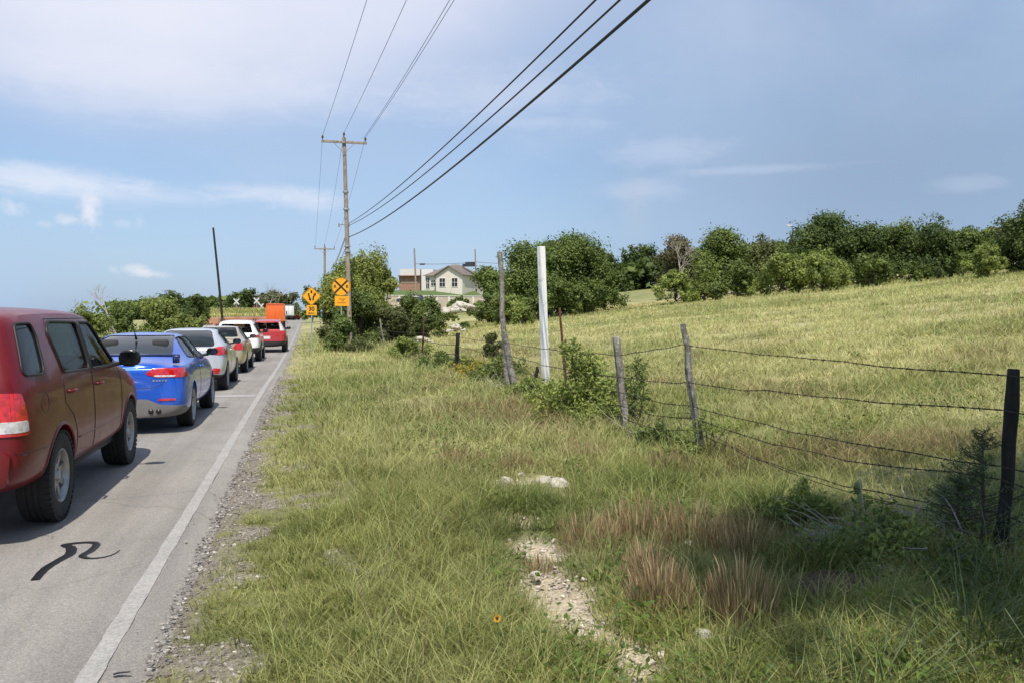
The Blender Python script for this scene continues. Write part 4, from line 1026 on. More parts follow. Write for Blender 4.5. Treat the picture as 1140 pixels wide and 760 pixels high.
# ================================================================== utility poles and wires
def ins(m, p, s=1):
    m.lathe([(.0, 0), (.02 * s, 0), (.02 * s, .08 * s), (.06 * s, .10 * s), (.045 * s, .15 * s), (.06 * s, .17 * s), (.03 * s, .24 * s), (0, .25 * s)], p, 'z', 10)
def upole(px, d, ytop, label, lean=(0, 0), arm=1.3, rz=0, brackets=True, r=.13, loc=None, h=None, group='wooden utility poles'):
    x, y = loc if loc else G(px, d); z = gzf(x, y); hh = h or (H(ytop, d) - z)
    root = empty('utility_pole', (x, y, z), 0, label, 'utility pole', group)
    m = MB(); random.seed(3); m.tube([(0, 0, -.5), (lean[0] * .4, lean[1] * .4, hh * .4), (lean[0], lean[1], hh)], [r * 1.15, r, r * .78], 14, jit=.02); m.build('pole', M_POLEWOOD, root, True, angle=50)
    T = Vector((lean[0], lean[1], hh)); att = {}
    if arm:
        m = MB(); m.box((T.x, T.y - .14, hh - .30), (arm * 2, .11, .13), rz=rz, bev=.012); m.build('crossarm', M_POLEWOOD, root)
        m = MB()
        for s in (-1, 1): m.tube([(T.x + s * .65, T.y - .22, hh - .32), (T.x, T.y - .16, hh - .95)], .018, 5)
        m.build('brace', M_GALV, root)
        for i, (ax, az) in enumerate(((-arm + .08, hh - .235), (0, hh + .02), (arm - .08, hh - .235))):
            m = MB(); ins(m, (T.x + ax, T.y - (.14 if i != 1 else 0), az), 1.15); m.build('insulator', plain('porcelain', (.10, .07, .06), .3), root, True)
            att[i] = Vector((x + T.x + ax, y + T.y - (.14 if i != 1 else 0), z + az + .26))
    return root, Vector((x, y, z)), T, att
p1, b1, T1, A1 = upole(390, 49, 155, 'near wooden utility pole with a crossarm and three insulators', lean=(-.30, 0))
m = MB(); m.tube([(-.18, 0, 7.0), (-.62, -.05, 7.0)], .03, 6); m.tube([(-.62, -.05, 7.06), (-.62, -.05, 6.85)], .045, 8); m.build('side_bracket', M_GALV, p1)
for k_, zz in enumerate((8.9, 7.9, 5.75, 5.45)): m = MB(); m.lathe([(.175, -.05), (.185, 0), (.175, .05)], (-.30 * zz / 12, 0, zz), 'z', 12); m.build('cable_band', M_GALV, p1)
p2, b2, T2, A2 = upole(362, 104, 275, 'distant utility pole behind the round yellow sign', arm=1.25, r=.16)
pB = (5.05, -20.0)
p0, b0, T0, A0 = upole(0, 0, 0, 'utility pole behind the viewer that carries the overhead lines', loc=pB, h=11.8)
def cable(name, A, B, sag, r, mat, label, group, n=40):
    m = MB(); A, B = Vector(A), Vector(B); pts = [tuple(A.lerp(B, f) - Vector((0, 0, 4 * sag * f * (1 - f))) - A) for f in [i / n for i in range(n + 1)]]
    m.tube(pts, r, 6, cap=False); o = m.build(name, mat, None, True, loc=A, fixn=False); return tag(o, label, 'cable', group)
for i, lab in enumerate(('thin overhead wire on the left end of the crossarm', 'thin overhead wire on the pole top', 'thin overhead wire on the right end of the crossarm')):
    cable('power_line', A1[i], A0[i], (.55, .75, .9)[i], .009, M_CABLE, lab, 'thin overhead power lines')
    cable('power_line', A1[i], A2[i], .5, .009, M_CABLE, lab.replace('thin overhead wire', 'far span of thin wire'), 'far thin power lines')
cable('power_line', A1[2] + Vector((-.12, 0, -.05)), A0[2] + Vector((-.5, 0, -.0)), 1.1, .009, M_CABLE, 'second thin wire close beside the right hand crossarm wire', 'thin overhead power lines')
bp = Vector(b1); qx = -.17
K1 = [bp + Vector((qx + .16, -.05, H(249, 49) - b1.z)), bp + Vector((qx + .16, -.05, H(251.5, 49) - b1.z)), bp + Vector((qx + .16, -.05, H(264, 49) - b1.z))]
K0 = [Vector((pB[0] + .88, pB[1], 7.9)), Vector((pB[0] + .82, pB[1], 7.6)), Vector((pB[0] + .15, pB[1], 6.8))]
SAG = [1.05, 1.2, 1.15]
for i, lab in enumerate(('topmost of the three thick black cables over the verge', 'middle of the three thick black cables over the verge', 'lowest and thickest of the three black cables over the verge')):
    cable('telephone_cable', K1[i], K0[i], SAG[i], (.017, .017, .024)[i], M_CABLE, lab, 'thick black cables', 80)
    cable('telephone_cable', K1[i], Vector(b2) + Vector((0, 0, 6.2 - .3 * i)), .8, .016, M_CABLE, 'far span of ' + lab.replace(' over the verge', ' beyond the near pole'), 'far thick black cables')
# leaning black pole left of the road and other far poles
def stick(px, d, yb, pxt, yt, r, mat, label, name='pole', cat='pole', group=None, r1=None, zoff=0):
    x, y = G(px, d); xt, yt_ = G(pxt, d); z = gzf(x, y); o = MB(); zt = H(yt, d)
    o.tube([(0, 0, -.4 + zoff), ((xt - x) * .5, (yt_ - y) * .5, (zt - z) * .5), (xt - x, yt_ - y, zt - z)], [r, r * .9, r1 or r * .75], 10); return tag(o.build(name, mat, None, True, loc=(x, y, z), angle=50), label, cat, group)
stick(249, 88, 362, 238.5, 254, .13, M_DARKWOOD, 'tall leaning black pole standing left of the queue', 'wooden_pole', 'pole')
# ================================================================== road signs
M_YEL = plain('yellow_sign_sheeting', (.84, .38, .010), .45, var=.05, scale=3)
M_SBLK = plain('sign_black', (.012, .012, .012), .5)
M_SBACK = plain('sign_aluminium', (.45, .45, .46), .4, .8)
def text_mesh(txt, size, name='lettering', thick=.004, bold=.0):
    cu = bpy.data.curves.new(name, 'FONT'); cu.body = txt; cu.size = size; cu.align_x = 'CENTER'; cu.align_y = 'CENTER'; cu.extrude = thick / 2; cu.offset = bold
    ob = bpy.data.objects.new(name, cu); COL.objects.link(ob); dg = bpy.context.evaluated_depsgraph_get(); me = bpy.data.meshes.new_from_object(ob.evaluated_get(dg)); bpy.data.objects.remove(ob); return me
def put_text(txt, size, mat, parent, loc, name='lettering', rot=(R(90), 0, 0), bold=.0, sx=1):
    o = link_mesh(name, text_mesh(txt, size, name, bold=bold), mat, parent, loc); o.rotation_euler = rot; o.scale = (sx, 1, 1); return o
def rrect(w, h, r, n=5):
    P = []
    for cx, cz, a0 in ((w / 2 - r, h / 2 - r, 0), (-w / 2 + r, h / 2 - r, 90), (-w / 2 + r, -h / 2 + r, 180), (w / 2 - r, -h / 2 + r, 270)):
        for k in range(n + 1): a = R(a0 + 90 * k / n); P.append((cx + r * math.cos(a), cz + r * math.sin(a)))
    return P
def panel(poly, cz, name, mat, parent, y=0, t=.006, cx=0):
    m = MB(); m.prism([(u + cx, v + cz) for u, v in poly], 'y', y - t, y); return m.build(name, mat, parent)
def diamond(s, r): return [((u - v) * .7071, (u + v) * .7071) for u, v in rrect(s, s, r)]
# diamond: divided highway ends
x, y = G(347, 38.5); z = gzf(x, y); sg = empty('road_sign', (x, y, z), -.02, 'yellow diamond sign with two black arrows above a small speed plate', 'road sign', None)
zc = H(330, 38.5) - z; s = .635
m = MB(); m.prism([(-.03, .008), (.03, .008), (.03, .014), (.012, .05), (-.012, .05), (-.03, .014)], 'z', -.2, zc + .40); m.build('post', M_GALV, sg)
panel(diamond(s, .05), zc, 'diamond_plate', M_YEL, sg); 
ring = diamond(s - .03, .045); inn = diamond(s - .06, .04)
m = MB(); n = len(ring); m.add([(u, -.0085, v + zc) for u, v in ring] + [(u, -.0085, v + zc) for u, v in inn], [(i, (i + 1) % n, n + (i + 1) % n, n + i) for i in range(n)]); m.build('border', M_SBLK, sg, fixn=False)
def arrow(pts, w, head, up, parent, name='arrow'):
    m = MB(); P = [Vector((a, 0, b)) for a, b in pts]
    for i in range(len(P) - 1):
        d = (P[i + 1] - P[i]).normalized(); nn = Vector((-d.z, 0, d.x)) * w / 2; m.prism([(P[i].x + nn.x, P[i].z + nn.z), (P[i + 1].x + nn.x, P[i + 1].z + nn.z), (P[i + 1].x - nn.x, P[i + 1].z - nn.z), (P[i].x - nn.x, P[i].z - nn.z)], 'y', -.0095, -.0062)
    d = (P[-1] - P[-2]).normalized(); nn = Vector((-d.z, 0, d.x)) * head; e = P[-1]
    m.prism([(e.x + nn.x, e.z + nn.z), (e.x + d.x * head * 1.6, e.z + d.z * head * 1.6), (e.x - nn.x, e.z - nn.z)], 'y', -.0101, -.0064); return m.build(name, M_SBLK, parent)
arrow([(-.13, zc + .14), (-.12, zc + .04), (-.07, zc - .12)], .065, .075, False, sg); arrow([(.07, zc - .20), (.08, zc - .05), (.14, zc + .06)], .065, .075, True, sg)
panel([(math.cos(a) * .045, math.sin(a) * .075) for a in [i * math.pi / 8 for i in range(16)]], zc + .20, 'median_mark', M_SBLK, sg, y=-.0066, t=.003)
zp = zc - .64; panel(rrect(.46, .46, .03), zp, 'speed_plate', M_YEL, sg); put_text('30', .27, M_SBLK, sg, (0, -.008, zp + .05), bold=.008); put_text('M.P.H.', .11, M_SBLK, sg, (0, -.008, zp - .15), bold=.004)
# railroad advance sign
x, y = G(380, 41); z = gzf(x, y); sg = empty('road_sign', (x, y, z), -.03, 'round yellow railroad crossing sign with black X above a faded plate', 'road sign', None); zc = H(319.5, 41) - z; Rr = .46
m = MB(); m.prism([(-.03, .008), (.03, .008), (.03, .014), (.012, .05), (-.012, .05), (-.03, .014)], 'z', -.2, zc + .40); m.build('post', M_GALV, sg)
circ = lambda r, n=40: [(math.cos(i * 2 * math.pi / n) * r, math.sin(i * 2 * math.pi / n) * r) for i in range(n)]
panel(circ(Rr), zc, 'round_plate', M_YEL, sg)
m = MB(); ring, inn = circ(Rr - .012), circ(Rr - .035); n = 40; m.add([(u, -.0085, v + zc) for u, v in ring] + [(u, -.0085, v + zc) for u, v in inn], [(i, (i + 1) % n, n + (i + 1) % n, n + i) for i in range(n)]); m.build('border', M_SBLK, sg, fixn=False)
for k, s_ in enumerate((1, -1)):
    m = MB(); a = R(45) * s_; L = Rr - .03; w = .042; ca, sa = math.cos(a), math.sin(a)
    m.prism([(-L * ca - w * sa, zc - L * sa + w * ca), (-L * ca + w * sa, zc - L * sa - w * ca), (L * ca + w * sa, zc + L * sa - w * ca), (L * ca - w * sa, zc + L * sa + w * ca)], 'y', -.0105 - k * .001, -.0065); m.build('cross_bar', M_SBLK, sg)
put_text('R', .22, M_SBLK, sg, (-.29, -.008, zc), bold=.006); put_text('R', .22, M_SBLK, sg, (.29, -.008, zc), bold=.006)
zp = zc - .70; panel(rrect(.70, .48, .03), zp, 'lower_plate', M_YEL, sg, cx=.04)
fad = plain('faded_orange_mark', (.55, .16, .02), .5, var=.3)
for k, (u, v, w, h) in enumerate(((.04, .10, .30, .05), (.08, .02, .12, .05), (.02, -.08, .42, .05))): panel([(u - w / 2, v - h / 2), (u + w / 2, v - h / 2), (u + w / 2, v + h / 2), (u - w / 2, v + h / 2)], zp, 'faded_mark', fad, sg, y=-.0068, t=.003)
# crossbucks with signal lamps at the crossing
M_XW = plain('crossbuck_white', (.60, .60, .58), .5, var=.05)
for (px, d, y0, lab) in ((263.5, 118, 336, 'left white railroad crossbuck signal before the round dark tree'), (286, 122, 335, 'white crossbuck signal left of the orange truck'), (291, 134, 341, 'lower white crossbuck just left of the orange truck')):
    x, y = G(px, d); z = gzf(x, y); cb = empty('crossbuck_signal', (x, y, z), -.15, lab, 'railroad signal', 'railroad crossing signals'); zc = H(y0, d) - z
    m = MB(); m.tube([(0, .06, -.2), (0, .06, zc + .4)], .07, 8); m.build('mast', M_GALV, cb)
    for s_ in (1, -1):
        m = MB(); m.box((0, -.02 - .01 * s_, zc), (1.1, .02, .19), ry=s_ * R(48)); m.build('crossbuck_blade', M_XW, cb)
    for s_ in (-1, 1):
        m = MB(); m.lathe([(0, -.02), (.22, -.02), (.25, 0), (.25, .03), (0, .03)], (s_ * .33, -.06, zc - .85), 'y', 16); m.build('signal_disc', M_SBLK, cb)
        m = MB(); m.lathe([(0, -.06), (.08, -.045), (.1, -.02)], (s_ * .33, -.065, zc - .85), 'y', 12); m.build('lamp', M_RED, cb)
# ================================================================== crossing bank, soil, orange netting, concrete blocks
def bank(pts, name, matn, w, h, kind='structure'):
    V = []
    for (x, y) in pts:
        z = gzf(x, y); 
        for (o_, hh) in ((-w, -.3), (-w * .5, h * .75), (0, h), (w * .6, h * .9), (w, -.3)): V.append((x, y + o_, z + hh * (.85 + .3 * vnoise(x * .3, o_, 4))))
    ii = np.arange(len(V)).reshape(-1, 5); q = np.stack([ii[:-1, :-1].ravel(), ii[1:, :-1].ravel(), ii[1:, 1:].ravel(), ii[:-1, 1:].ravel()], 1)
    return tag(link_mesh(name, np_mesh(name, V, [q], None, True), matn), kind=kind)
pts = [G(px, d) for px, d in ((180, 120), (205, 116), (225, 112), (245, 110), (262, 108), (280, 108), (296, 110))]
straw_m = plain('dry_grass_bank', (.36, .33, .14), .95, var=.35, scale=.8)
bank(pts, 'railway_bank', straw_m, 4.0, 1.8)
Bx = np.array(pts); n = 14000; t = rng.random(n) * (len(pts) - 1); i0 = t.astype(int); f = (t - i0)[:, None]; P = Bx[i0] * (1 - f) + Bx[i0 + 1] * f; oy = rng.uniform(-3, 3, n)
zz = gz(P[:, 0], P[:, 1]) + 1.8 * np.clip(1 - np.abs(oy) / 4.2, .2, .9)
g2 = Grass(); g2.add(blades(P[:, 0], P[:, 1] + oy, .35 + .5 * rng.random(n), .10 + .05 * rng.random(n), .3 + .4 * rng.random(n), rng.random(n) * 6.28, (STRAW * .7 + LIME * .5) * (.6 + .5 * rng.random((n, 1))), z0=zz)); g2.build('bank_grass', M_GRASS, kind='stuff')
pts2 = [G(px, d) for px, d in ((222, 98), (240, 98), (262, 99), (282, 100), (300, 101))]
bank(pts2, 'bare_soil_bank', plain('red_brown_soil', (.30, .15, .085), .95, var=.4, scale=.9), 1.6, 1.25)
m = MB(); rs = random.Random(9); c0 = Vector((*G(262, 97), 0)); prev = None
netm = NT('orange_net'); co = obj_co(netm); w1 = netm.n('ShaderNodeTexWave', bands_direction='X'); w1.inputs['Scale'].default_value = 3; netm.l(co, w1.inputs[0]); netm.l(netm.ramp(w1.outputs['Fac'], [(.3, (.34, .12, .06)), (.6, (.48, .22, .12))]), netm.b.inputs['Base Color'])
root = empty('barrier_fence', (c0.x, c0.y, gzf(c0.x, c0.y)), 0, 'orange construction netting along the red soil left of the orange truck', 'barrier'); c0.z = root.location.z
pp = [G(px, 96.5) for px in (243, 250, 257, 264, 271, 278, 285, 292, 299)]
V = []
for k, (x, y) in enumerate(pp): V += [Vector((x, y, gzf(x, y) + .15)) - c0, Vector((x + .1, y - .05, gzf(x, y) + 1.1 + rs.uniform(-.15, .15))) - c0]
m.add(V, [(2 * i, 2 * i + 2, 2 * i + 3, 2 * i + 1) for i in range(len(pp) - 1)]); o = m.build('netting', netm.m, root); md = o.modifiers.new('t', 'SOLIDIFY'); md.thickness = .02
for (x, y) in pp: m = MB(); b_ = Vector((x, y, gzf(x, y))) - c0; m.tube([tuple(b_ + Vector((0, .04, -.2))), tuple(b_ + Vector((0, .04, 1.35)))], .03, 5); m.build('stake', M_GALV, root)
m_con = plain('concrete', (.42, .40, .37), .9, var=.2, scale=2)
for (px, w, lab) in ((229, .9, 'left pale concrete block beside the side road'), (235.5, .7, 'right pale concrete block beside the side road')):
    x, y = G(px, 86); m = MB(); m.prism([(-.35, 0), (.35, 0), (.25, .55), (-.25, .55)], 'x', -w / 2, w / 2); o = m.build('concrete_block', m_con, loc=(x, y, gzf(x, y))); tag(o, lab, 'concrete block', 'concrete blocks')
# ================================================================== buildings
m_wall = plain('cream_stucco', (.68, .62, .52), .85, var=.06, scale=1.5); m_roof = plain('brown_shingles', (.17, .14, .12), .9, var=.2, scale=3, bump=.3)
m_brick = plain('red_brick', (.34, .19, .13), .9, var=.3, scale=2.2)
m_win = plain('dark_window_glass', (.02, .022, .025), .08); m_trim = plain('cream_trim', (.70, .67, .61), .6)
D = 150.0; bx, by = G(495, D); zt = H(324, D)
# retaining wall and its terrace
TW0, TW1 = G(430, D - 9), G(540, D - 3)
a0, a1 = Vector((*TW0, 0)), Vector((*TW1, 0)); dirw = (a1 - a0).normalized(); nrmw = Vector((-dirw.y, dirw.x, 0))
rt = empty('retaining_wall', (a0.x, a0.y, zt - 4.5), math.atan2(dirw.y, dirw.x), 'long cream retaining wall below the white house and brick building', 'wall'); Lw = (a1 - a0).length
m = MB(); m.box((Lw / 2, .2, 1.7), (Lw, .4, 3.4)); m.build('wall', plain('tan_wall', (.50, .42, .33), .9, var=.15, scale=.6), rt); m = MB(); m.box((Lw / 2, .2, 3.45), (Lw + .1, .55, .12)); m.build('coping', m_trim, rt)
for k in range(9):
    m = MB(); m.box((k * Lw / 8, -.05, 1.65), (.35, .14, 3.3)); m.build('pier', m_trim, rt)
m = MB(); P = [a0 + nrmw * .42, a1 + nrmw * .42, a1 + nrmw * 6, a0 + nrmw * 6, a1 + nrmw * 60, a0 + nrmw * 60]; o0 = Vector((a0.x, a0.y, 0))
tz_ = [zt - 1.1, zt - 1.1, zt + .02, zt + .02, zt + .2, zt + .2]; m.add([tuple(p - o0 + Vector((0, 0, tz_[i]))) for i, p in enumerate(P)] + [tuple(P[i] - o0 + Vector((0, 0, -3))) for i in (0, 1, 4, 5)], [(0, 1, 2, 3), (3, 2, 4, 5), (6, 7, 1, 0), (8, 9, 5, 4), (7, 8, 4, 2, 1), (9, 6, 0, 3, 5)])
tag(m.build('terrace', plain('lawn', (.08, .12, .03), .95, var=.3), loc=o0), kind='structure')
hs = empty('house', (bx, by, zt), -YAW - .35, 'low white house with a brown hip roof and front gable on the rise', 'house')
Wd, Dp, Hw = 7.6, 9, 2.75
m = MB(); m.box((0, Dp / 2, Hw / 2 - .6), (Wd, Dp, Hw + 1.2)); m.build('wall', m_wall, hs)
m = MB(); m.add([(-1.2, -1.0, -1.2), (3.9, -1.0, -1.2), (3.9, .001, -1.2), (-1.2, .001, -1.2), (-1.2, -1.0, Hw), (3.9, -1.0, Hw), (3.9, .001, Hw), (-1.2, .001, Hw), (1.35, -1.0, Hw + 1.5), (1.35, .001, Hw + 1.5)], [(0, 1, 5, 8, 4), (1, 2, 6, 5), (3, 0, 4, 7), (4, 8, 9, 7), (8, 5, 6, 9), (2, 3, 7, 9, 6)]); m.build('gable_wall', m_wall, hs)
e = .45
m = MB(); m.add([(-Wd / 2 - e, -e, Hw - .02), (Wd / 2 + e, -e, Hw - .02), (Wd / 2 + e, Dp + e, Hw - .02), (-Wd / 2 - e, Dp + e, Hw - .02), (-.6, Dp / 2, Hw + 2.2), (.9, Dp / 2, Hw + 2.2)], [(0, 1, 5, 4), (1, 2, 5), (2, 3, 4, 5), (3, 0, 4), (3, 2, 1, 0)]); rf = m.build('roof', m_roof, hs)
m = MB()
for s_ in (-1, 1): m.box((1.35 + s_ * 1.42, 1.2, Hw + .78), (3.25, 5.2, .14), ry=s_ * math.atan2(1.5, 2.55))
m.build('gable_roof', m_roof, hs)
m = MB(); m.box((3.3, 4.0, Hw + 2.15), (1.6, .9, .8)); m.box((2.1, 4.0, Hw + 2.0), (.5, .5, .5)); m.build('roof_unit', plain('dark_metal', (.04, .04, .045), .6), rf)
for (wx, wy, w, h) in ((.05, -1.0, 1.05, 1.45), (2.45, -1.0, 1.05, 1.45), (-3.3, 0, .6, 1.9), (-2.2, 0, .8, 1.0)):
    m = MB(); m.box((wx, wy - .03, 1.45), (w + .2, .08, h + .2)); fr = m.build('window', m_trim, hs); m = MB(); m.box((wx, wy - .055, 1.45), (w, .06, h)); m.build('pane', m_win, fr)
    m = MB(); m.box((wx, wy - .09, 1.45), (.06, .02, h)); m.box((wx, wy - .092, 1.45), (w, .02, .06)); m.build('muntin', m_trim, fr)
b2x, b2y = G(456, D + 4); bs = empty('shop_building', (b2x, b2y, zt), -YAW - .15, 'small flat roofed brick building with a white fascia left of the house', 'building')
m = MB(); m.box((0, 4, 1.5), (4.0, 8, 3)); m.build('wall', m_brick, bs); m = MB(); m.box((.1, 3.98, 3.5), (3.8, 8.1, 1.25)); m.build('fascia', plain('pale_fascia', (.62, .60, .56), .7), bs)
m = MB(); m.box((0, -.3, 2.85), (4.1, .7, .14)); m.build('awning', plain('rust_awning', (.22, .09, .05), .7), bs)
m = MB(); m.box((0, -.03, 1.7), (3.2, .06, .35)); m.build('sign_band', plain('tan_band', (.45, .33, .22), .7), bs)
m = MB(); m.box((3.3, 4, 2.0), (2.2, 7.5, 4.1)); m.build('white_tower', plain('white_stucco', (.70, .68, .64), .8), bs)
m = MB(); m.box((3.75, .2, 1.5), (.8, .12, 2.6)); m.build('door', m_win, bs)
b3x, b3y = G(424, D + 8); m = MB(); b3 = empty('shed', (b3x, b3y, zt - 2.5), -YAW, 'pale low building glimpsed left of the brick one behind the tree', 'building'); m.box((0, 2.5, 2.6), (4, 5, 5.2)); m.build('wall', m_wall, b3); m = MB(); m.box((0, 2.5, 5.3), (4.5, 5.5, .2)); m.build('roof', m_roof, b3)
stick(464.5, 138, 0, 461.5, 277, .17, M_POLEWOOD, 'utility pole before the brick building and the house', 'utility_pole', 'utility pole', zoff=-1)
stick(531, 152, 0, 529, 278, .15, M_POLEWOOD, 'thin pole behind the right end of the house', 'utility_pole', 'utility pole', zoff=-1)
stick(431, 90, 0, 430, 306, .12, M_GALV, 'short grey pole right of the feathery tree', 'pole', 'pole')
x, y = G(461.5, 138); A_ = Vector((x, y, H(294, 138))); x, y = G(529, 152); B_ = Vector((x, y, H(292, 152))); x, y = G(700, 165); C_ = Vector((x, y, H(292, 165)))
cable('power_line', A_, B_, .2, .03, M_CABLE, 'thin wire running over the white house roof', 'wires over the house'); cable('power_line', B_, C_, .6, .03, M_CABLE, 'thin wire running right from the pole behind the house', 'wires over the house')
x, y = G(470.5, 138); lp = empty('wire_enclosure', (x, y, H(294.5, 138)), -YAW, 'dark splice case hanging on the wire left of the house roof', 'cable box'); m = MB(); m.tube([(-.5, 0, .04), (-.35, 0, 0), (.35, 0, 0), (.5, 0, .04)], [.03, .13, .13, .03], 10); m.build('case', M_CABLE, lp, True)
# tall lamp beyond the tree line
x, y = G(881, 120); z = gzf(x, y); lp = empty('street_lamp', (x, y, z), -YAW, 'pale street lamp head rising above the tree line', 'street lamp'); hh = H(252, 120) - z
m = MB(); m.tube([(0, 0, -.3), (0, 0, hh)], [.07, .045], 8); m.build('pole', M_BARK, lp, True); m = MB(); m.tube([(0, 0, hh - .05), (-.5, 0, hh)], .04, 6); m.build('arm', M_GALV, lp); m = MB(); m.box((-.45, 0, hh + .02), (.75, .3, .2), bev=.08); m.build('lamp_head', M_XW, lp)
# rubble heap
def heap(px, d, n, w, h, label, seed, ybase=0, s0=.35):
    rs = random.Random(seed); x0, y0 = G(px, d); z0 = gzf(x0, y0) + ybase; m = MB(); ca, sa = CY, -SY
    for k in range(n):
        u = rs.gauss(0, .42); v = rs.gauss(0, .3); hz = h * max(.05, (1 - abs(u) * .8)) * rs.random() ** .4; s_ = s0 * rs.uniform(.5, 1.3)
        bm = bmesh.new(); bmesh.ops.create_icosphere(bm, subdivisions=2, radius=1)
        cut = [(Vector((rs.gauss(0, 1), rs.gauss(0, 1), rs.gauss(0, 1))).normalized(), rs.uniform(.4, .7)) for _ in range(8)]
        for v_ in bm.verts:
            for nn, dd in cut:
                e_ = v_.co.dot(nn) - dd
                if e_ > 0: v_.co -= nn * e_
            v_.co = Vector((v_.co.x * s_ * 1.5, v_.co.y * s_ * 1.2, v_.co.z * s_))
        L = u * w; m.add([(v_.co.x + L * ca, v_.co.y + L * sa + v, v_.co.z + hz) for v_ in bm.verts], [[v_.index for v_ in f.verts] for f in bm.faces]); bm.free()
    return tag(m.build('rock_pile', M_ROCK, loc=(x0, y0, z0)), label, 'rock pile', 'heaps of pale rubble')
heap(514, 120, 110, 3.2, 1.5, 'big pale heap of rubble showing through the shrubs', 3, .1, .42)
heap(468, 44, 50, .6, .3, 'low white heap of rubble at the left behind the rusty stake', 4, .1, .11)
heap(508, 50, 36, .45, .4, 'small grey heap of rubble under the big pale one', 5, .25, .12)
o = heap(243, 90, 60, .7, .5, 'dark red brown heap of spoil beside the side road', 6, .05, .16); o.data.materials.clear(); o.data.materials.append(plain('dark_red_spoil', (.16, .035, .025), .9)); o['group'] = 'heaps of spoil'
# ================================================================== vehicles
from mathutils.bvhtree import BVHTree
def loft(st, lev=2, crease=.45):
    bm = bmesh.new(); rings = []
    for (yl, yb, yt, zt, wt, zb, wb, zm, wm, zs, ws, z0) in st:
        L = lambda a, b, f: a + (b - a) * f
        half = [(0, yl, z0), (ws * .6, yl, z0), (ws, yl, zs), (L(ws, wm, .75), yl, L(zs, zm, .5)), (wm, L(yl, yb, .4), zm), (L(wm, wb, .45), L(yl, yb, .8), L(zm, zb, .72)),
                (wb, yb, zb), (L(wb, wt, .5) + .012, L(yb, yt, .5), L(zb, zt - .05, .52)), (wt, yt, zt - .045), (wt * .62, yt, zt - .008), (0, yt, zt)]
        ring = [bm.verts.new(p) for p in half] + [bm.verts.new((-p[0], p[1], p[2])) for p in half[-2:0:-1]]; rings.append(ring)
    n = len(rings[0]); cl = bm.edges.layers.float.new('crease_edge')
    for a, b in zip(rings[:-1], rings[1:]):
        for i in range(n): bm.faces.new((a[i], a[(i + 1) % n], b[(i + 1) % n], b[i]))
    for ring, fl in ((rings[0], True), (rings[-1], False)):
        h = n // 2
        bm.faces.new([ring[0], ring[1], ring[-1]] if not fl else [ring[0], ring[-1], ring[1]])
        for i in range(1, h - 1):
            f = [ring[i], ring[i + 1], ring[n - i - 1], ring[n - i]]; bm.faces.new(f if not fl else f[::-1])
        f = [ring[h - 1], ring[h], ring[h + 1]]; bm.faces.new(f if not fl else f[::-1])
    for a, b in zip(rings[:-1], rings[1:]):
        for i in (6, n - 6):
            e = bm.edges.get((a[i], b[i]));
            if e: e[cl] = crease
        for i in (8, n - 8):
            e = bm.edges.get((a[i], b[i]));
            if e: e[cl] = crease * .8
    bmesh.ops.recalc_face_normals(bm, faces=bm.faces[:])
    me = bpy.data.meshes.new('cage'); bm.to_mesh(me); bm.free()
    o = bpy.data.objects.new('cage', me); COL.objects.link(o); md = o.modifiers.new('s', 'SUBSURF'); md.levels = lev; md.render_levels = lev
    out = bpy.data.meshes.new_from_object(o.evaluated_get(bpy.context.evaluated_depsgraph_get())); bpy.data.objects.remove(o); return out
def offs(me, d):
    m = me.copy(); n = len(m.vertices); co = np.empty(n * 3); no = np.empty(n * 3); me.vertices.foreach_get('co', co)
    me.vertex_normals.foreach_get('vector', no); m.vertices.foreach_set('co', co + no * d); m.update(); return m
def mdata(me):
    return [v.co.copy() for v in me.vertices], [tuple(p.vertices) for p in me.polygons]
def shell(me, d1, d2):
    a, fa = mdata(offs(me, d1)); b, fb = mdata(offs(me, d2)); n = len(a); m = bpy.data.meshes.new('shell')
    m.from_pydata([tuple(v) for v in a + b], [], fa + [tuple(i + n for i in f[::-1]) for f in fb]); return m
def boolean(a, b, op):
    oa = bpy.data.objects.new('ba', a); ob = bpy.data.objects.new('bb', b); COL.objects.link(oa); COL.objects.link(ob)
    md = oa.modifiers.new('b', 'BOOLEAN'); md.operation = op; md.object = ob; md.solver = 'EXACT'; md.use_self = False
    out = bpy.data.meshes.new_from_object(oa.evaluated_get(bpy.context.evaluated_depsgraph_get())); bpy.data.objects.remove(oa); bpy.data.objects.remove(ob); return out
def two_slots(me, idx):
    while len(me.materials) < 2: me.materials.append(M_BLKPL)
    me.polygons.foreach_set('material_index', [idx] * len(me.polygons)); return me
def prism_mesh(poly, axis, a, b, idx=None):
    m = MB(); m.prism(poly, axis, a, b); me = m.mesh('prism')
    return two_slots(me, idx) if idx is not None else me
def smooth_me(me, ang=35):
    me.polygons.foreach_set('use_smooth', [True] * len(me.polygons)); me.set_sharp_from_angle(angle=R(ang)); return me
def round_poly(P, r, n=4):
    out = []
    for i in range(len(P)):
        p0, p, p1 = Vector(P[i - 1]), Vector(P[i]), Vector(P[(i + 1) % len(P)]); a = (p0 - p); b = (p1 - p)
        rr = min(r, a.length * .45, b.length * .45); a = p + a.normalized() * rr; b = p + b.normalized() * rr
        for k in range(n + 1): t = k / n; out.append(tuple(a * (1 - t) ** 2 + p * 2 * t * (1 - t) + b * t * t))
    return out
